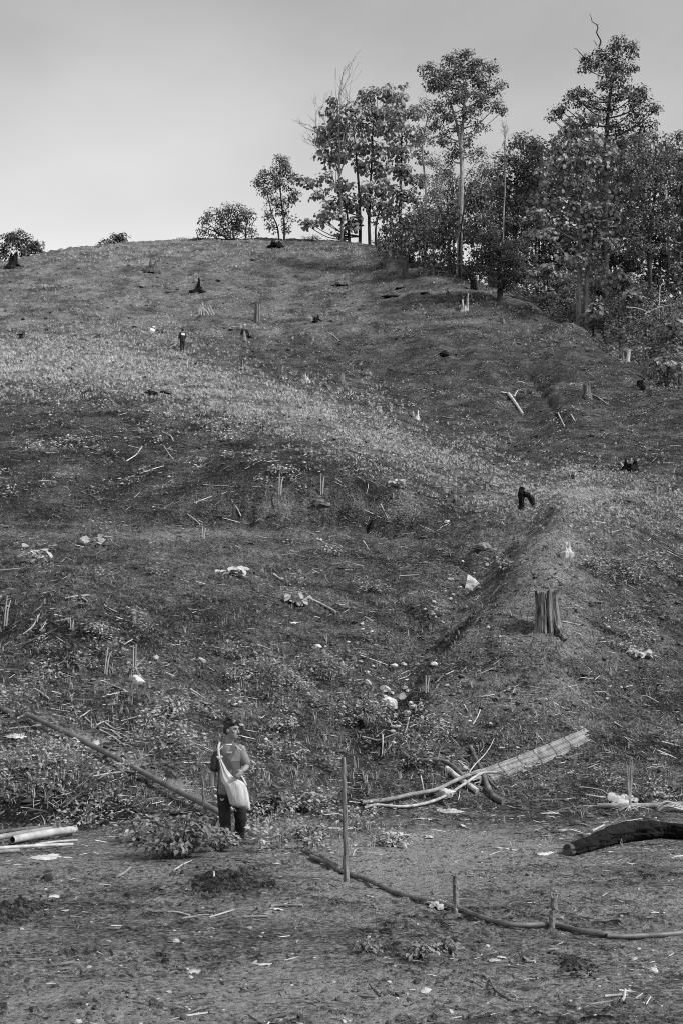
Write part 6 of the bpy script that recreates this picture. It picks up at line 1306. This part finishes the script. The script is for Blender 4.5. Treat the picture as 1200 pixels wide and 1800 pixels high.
# the shoulder bag: cloth sack gathered into a knotted sling
bagm = mat('undyed_cloth_bag', .34, .58, 9, .9, .6, 30, (2.5, 1, .5), bdist=.012, contrast=(.3, .7))
bag = thing('shoulder_bag', 'pale cloth sling bag knotted at the shoulder of the young man', 'bag', base); bag.scale = (1.035,) * 3
def bagshape():
    rows = [(-.135, -.150, 1.135, .018, .02), (-.105, -.158, 1.06, .030, .026), (-.075, -.165, .98, .048, .032), (-.035, -.175, .90, .085, .040), (.03, -.185, .84, .135, .048), (.075, -.19, .78, .140, .058), (.10, -.19, .70, .138, .066), (.118, -.185, .62, .136, .068), (.132, -.18, .55, .134, .060), (.140, -.18, .52, .126, .036)]
    S = smoothline(np.array(rows), 6); n = 44; a = np.linspace(0, 2 * np.pi, n, endpoint=False); V = []
    for k, (x, y, z, rx, ry) in enumerate(S):
        t_ = k / (len(S) - 1); fold = 1 + .16 * np.sin(a * 9 + 1) * (1 - t_) ** .8 * (t_ > .05) + .05 * np.sin(a * 5 + 4 * t_)
        V.append(np.stack([x + rx * np.sign(np.cos(a)) * np.abs(np.cos(a)) ** .8, y + ry * np.sin(a) * fold, z + .055 * np.cos(a) * -np.clip(t_ - .45, 0, 1) * 1.0 + 0 * a], -1))
    m_ = len(S); V = np.vstack([np.vstack(V), [S[0, :3]], [S[-1, :3]]]); i = np.arange(m_ - 1)[:, None] * n; j = np.arange(n)[None]; j2 = (j + 1) % n
    F = np.stack([i + j, i + n + j, i + n + j2, i + j2], -1).reshape(-1, 4); q = np.arange(n); q2 = (q + 1) % n
    return [(V, np.vstack([F[:, [0, 1, 2]], F[:, [0, 2, 3]], np.stack([q, q2, np.full(n, m_ * n)], -1), np.stack([(m_ - 1) * n + q2, (m_ - 1) * n + q, np.full(n, m_ * n + 1)], -1)]))]
obj('sack', bagshape(), bagm, bag, True)
l = smoothline(np.array([(-.135, -.150, 1.14), (-.150, -.135, 1.20), (-.158, -.085, 1.27), (-.145, -.01, 1.325), (-.12, .07, 1.29), (-.06, .13, 1.18), (.03, .15, 1.0), (.13, .12, .88), (.19, .0, .80), (.19, -.1, .80)]), 5)
obj('strap', tube(l, np.full(len(l), .017), 8, True, .06, 1), bagm, bag, True)
obj('knot', ell((-.135, -.158, 1.135), (.026, .024, .028)) + ell((-.160, -.160, 1.15), (.020, .012, .014)) + ell((-.110, -.165, 1.155), (.018, .012, .016)), bagm, bag, True)
obj('loose_thread', tube(smoothline(np.array([(.06, -.20, .52), (.075, -.21, .49), (.09, -.21, .47)]), 3), .004, 5), bagm, bag)
obj('bottom_patch', ell((.165, -.185, .545), (.095, .055, .040)), mat('grey_bag_patch', .16, .26, 8, .9, .3, 30, bdist=.005), bag, True)

# ---- the two workers high on the slope
def worker(u, v, hpx, label, yaw, top, legs, head_dark, hat, armR, armL, skirt=None, panel=None):
    b = at(u, v); s = b[1] / FPX; H = hpx * s; k = H / 1.65
    w = thing('person', label, 'person', b, 'workers on the upper slope', yaw); w.scale = (k, k, k)
    bd = head_parts((0, -.01, 1.50), Rhead(0), 1.0) + limb([(0, .01, 1.28), (0, 0, 1.44)], [.055, .055]) + limb([(-.17, 0, 1.26)] + armR, [.05, .042, .03]) + limb([(.17, 0, 1.26)] + armL, [.05, .042, .03]) + \
        hand(armR[-1], np.array(armR[-1]) - armR[-2], (0, -1, 0), (.3, -1, 0)) + hand(armL[-1], np.array(armL[-1]) - armL[-2], (0, -1, 0), (-.3, -1, 0)) + \
        trunk_loft([(0, 0, .8, .13, .09), (0, 0, 1.1, .15, .1), (0, 0, 1.28, .12, .08)]) + limb([(-.08, 0, .84), (-.10, -.02, .45), (-.11, 0, .05)], [.08, .055, .04]) + limb([(.08, 0, .84), (.10, -.02, .45), (.11, 0, .05)], [.08, .055, .04]) + \
        ell((-.11, -.06, .04), (.045, .12, .035)) + ell((.11, -.06, .04), (.045, .12, .035))
    fuse('body', bd, .022, skin, w, 2)
    j_ = trunk_loft([(0, 0, .74, .19, .13), (0, 0, .95, .185, .13), (0, 0, 1.18, .195, .13), (0, 0, 1.29, .12, .09), (0, 0, 1.33, .07, .07)]) + limb([(-.16, 0, 1.27)] + [armR[0], (np.array(armR[0]) + armR[-1]) / 2], [.075, .07, .06]) + limb([(.16, 0, 1.27)] + [armL[0], (np.array(armL[0]) + armL[-1]) / 2], [.075, .07, .06])
    fuse('jacket', j_, .022, top, w, 2)
    if legs:
        fuse('trousers', trunk_loft([(0, 0, .62, .16, .12), (0, 0, .84, .15, .11)]) + limb([(-.085, 0, .74), (-.10, -.02, .45), (-.11, 0, .10)], [.10, .085, .075]) + limb([(.085, 0, .74), (.10, -.02, .45), (.11, 0, .10)], [.10, .085, .075]), .022, legs, w, 2)
    if skirt:
        fuse('apron', trunk_loft([(0, -.02, .42, .17, .13), (0, -.02, .70, .16, .135), (0, -.03, .98, .13, .12), (0, -.035, 1.20, .10, .10)]), .022, skirt, w, 2)
    if panel: obj('back_panel', [box((0, .118, 1.17), (.26, .05, .16))], panel, w)
    if hat: obj('hat', ell((0, -.01, 1.59), (.15, .16, .022)) + ell((0, 0, 1.63), (.09, .10, .07)), hat, w, True)
    else: fuse('hair', ell((0, .02, 1.56), (.092, .11, .095)) + ell((0, .05, 1.50), (.08, .07, .09)), .012, hairm, w, 1)
    return w, k
jk = mat('dark_jacket', .012, .035, 6, .8, 0); ap = mat('grey_apron', .20, .32, 5, .85, 0)
w1, k1 = worker(321, 615, 41, 'person in dark clothes seen from behind on the upper slope, pale band across back', math.radians(205), jk, dark, True, None, [(-.24, -.02, 1.03), (-.20, -.16, .85)], [(.24, -.02, 1.03), (.22, -.14, .82)], panel=whitem)
w2, k2 = worker(430, 611, 41, 'person in white hat, open dark jacket and grey apron on the upper slope', math.radians(-8), jk, None, False, whitem, [(-.25, .0, 1.02), (-.22, -.10, .80)], [(.30, -.02, 1.04), (.40, -.12, .86)], skirt=ap)
b = at(318, 610); p = pt(316, 601, b[1] - .35); e_ = pt(300, 610, b[1] - .8); tag(obj('digging_stick', tube(np.array([p - b, e_ - b]), .03, 6), M['stick'], None, True, b), 'pale digging stick held low by the worker seen from behind', 'stick')
b = at(436, 606); p = pt(439, 592, b[1] - .3); e_ = pt(447, 600, b[1] - .5); tag(obj('cloth_bundle', rock_mesh((.17, .14, .26), 31, 2, .25), M['char'], None, True, pt(438, 591, b[1] - .35)), 'dark bundle in the outstretched hand of the worker in the white hat', 'bundle')
b = at(268, 586); s = b[1] / FPX; sk = thing('white_sack', 'bright white tied sack standing on the slope left of the two workers', 'sack', b)
obj('sack_body', rock_mesh((5.6 * s, 4.6 * s, 6.6 * s), 33, 2, .12), whitem, sk, True, (0, 0, 5.4 * s)); obj('sack_neck', rock_mesh((2.8 * s, 2.6 * s, 2.5 * s), 34, 2, .15), whitem, sk, True, (1.6 * s, 0, 12.6 * s))
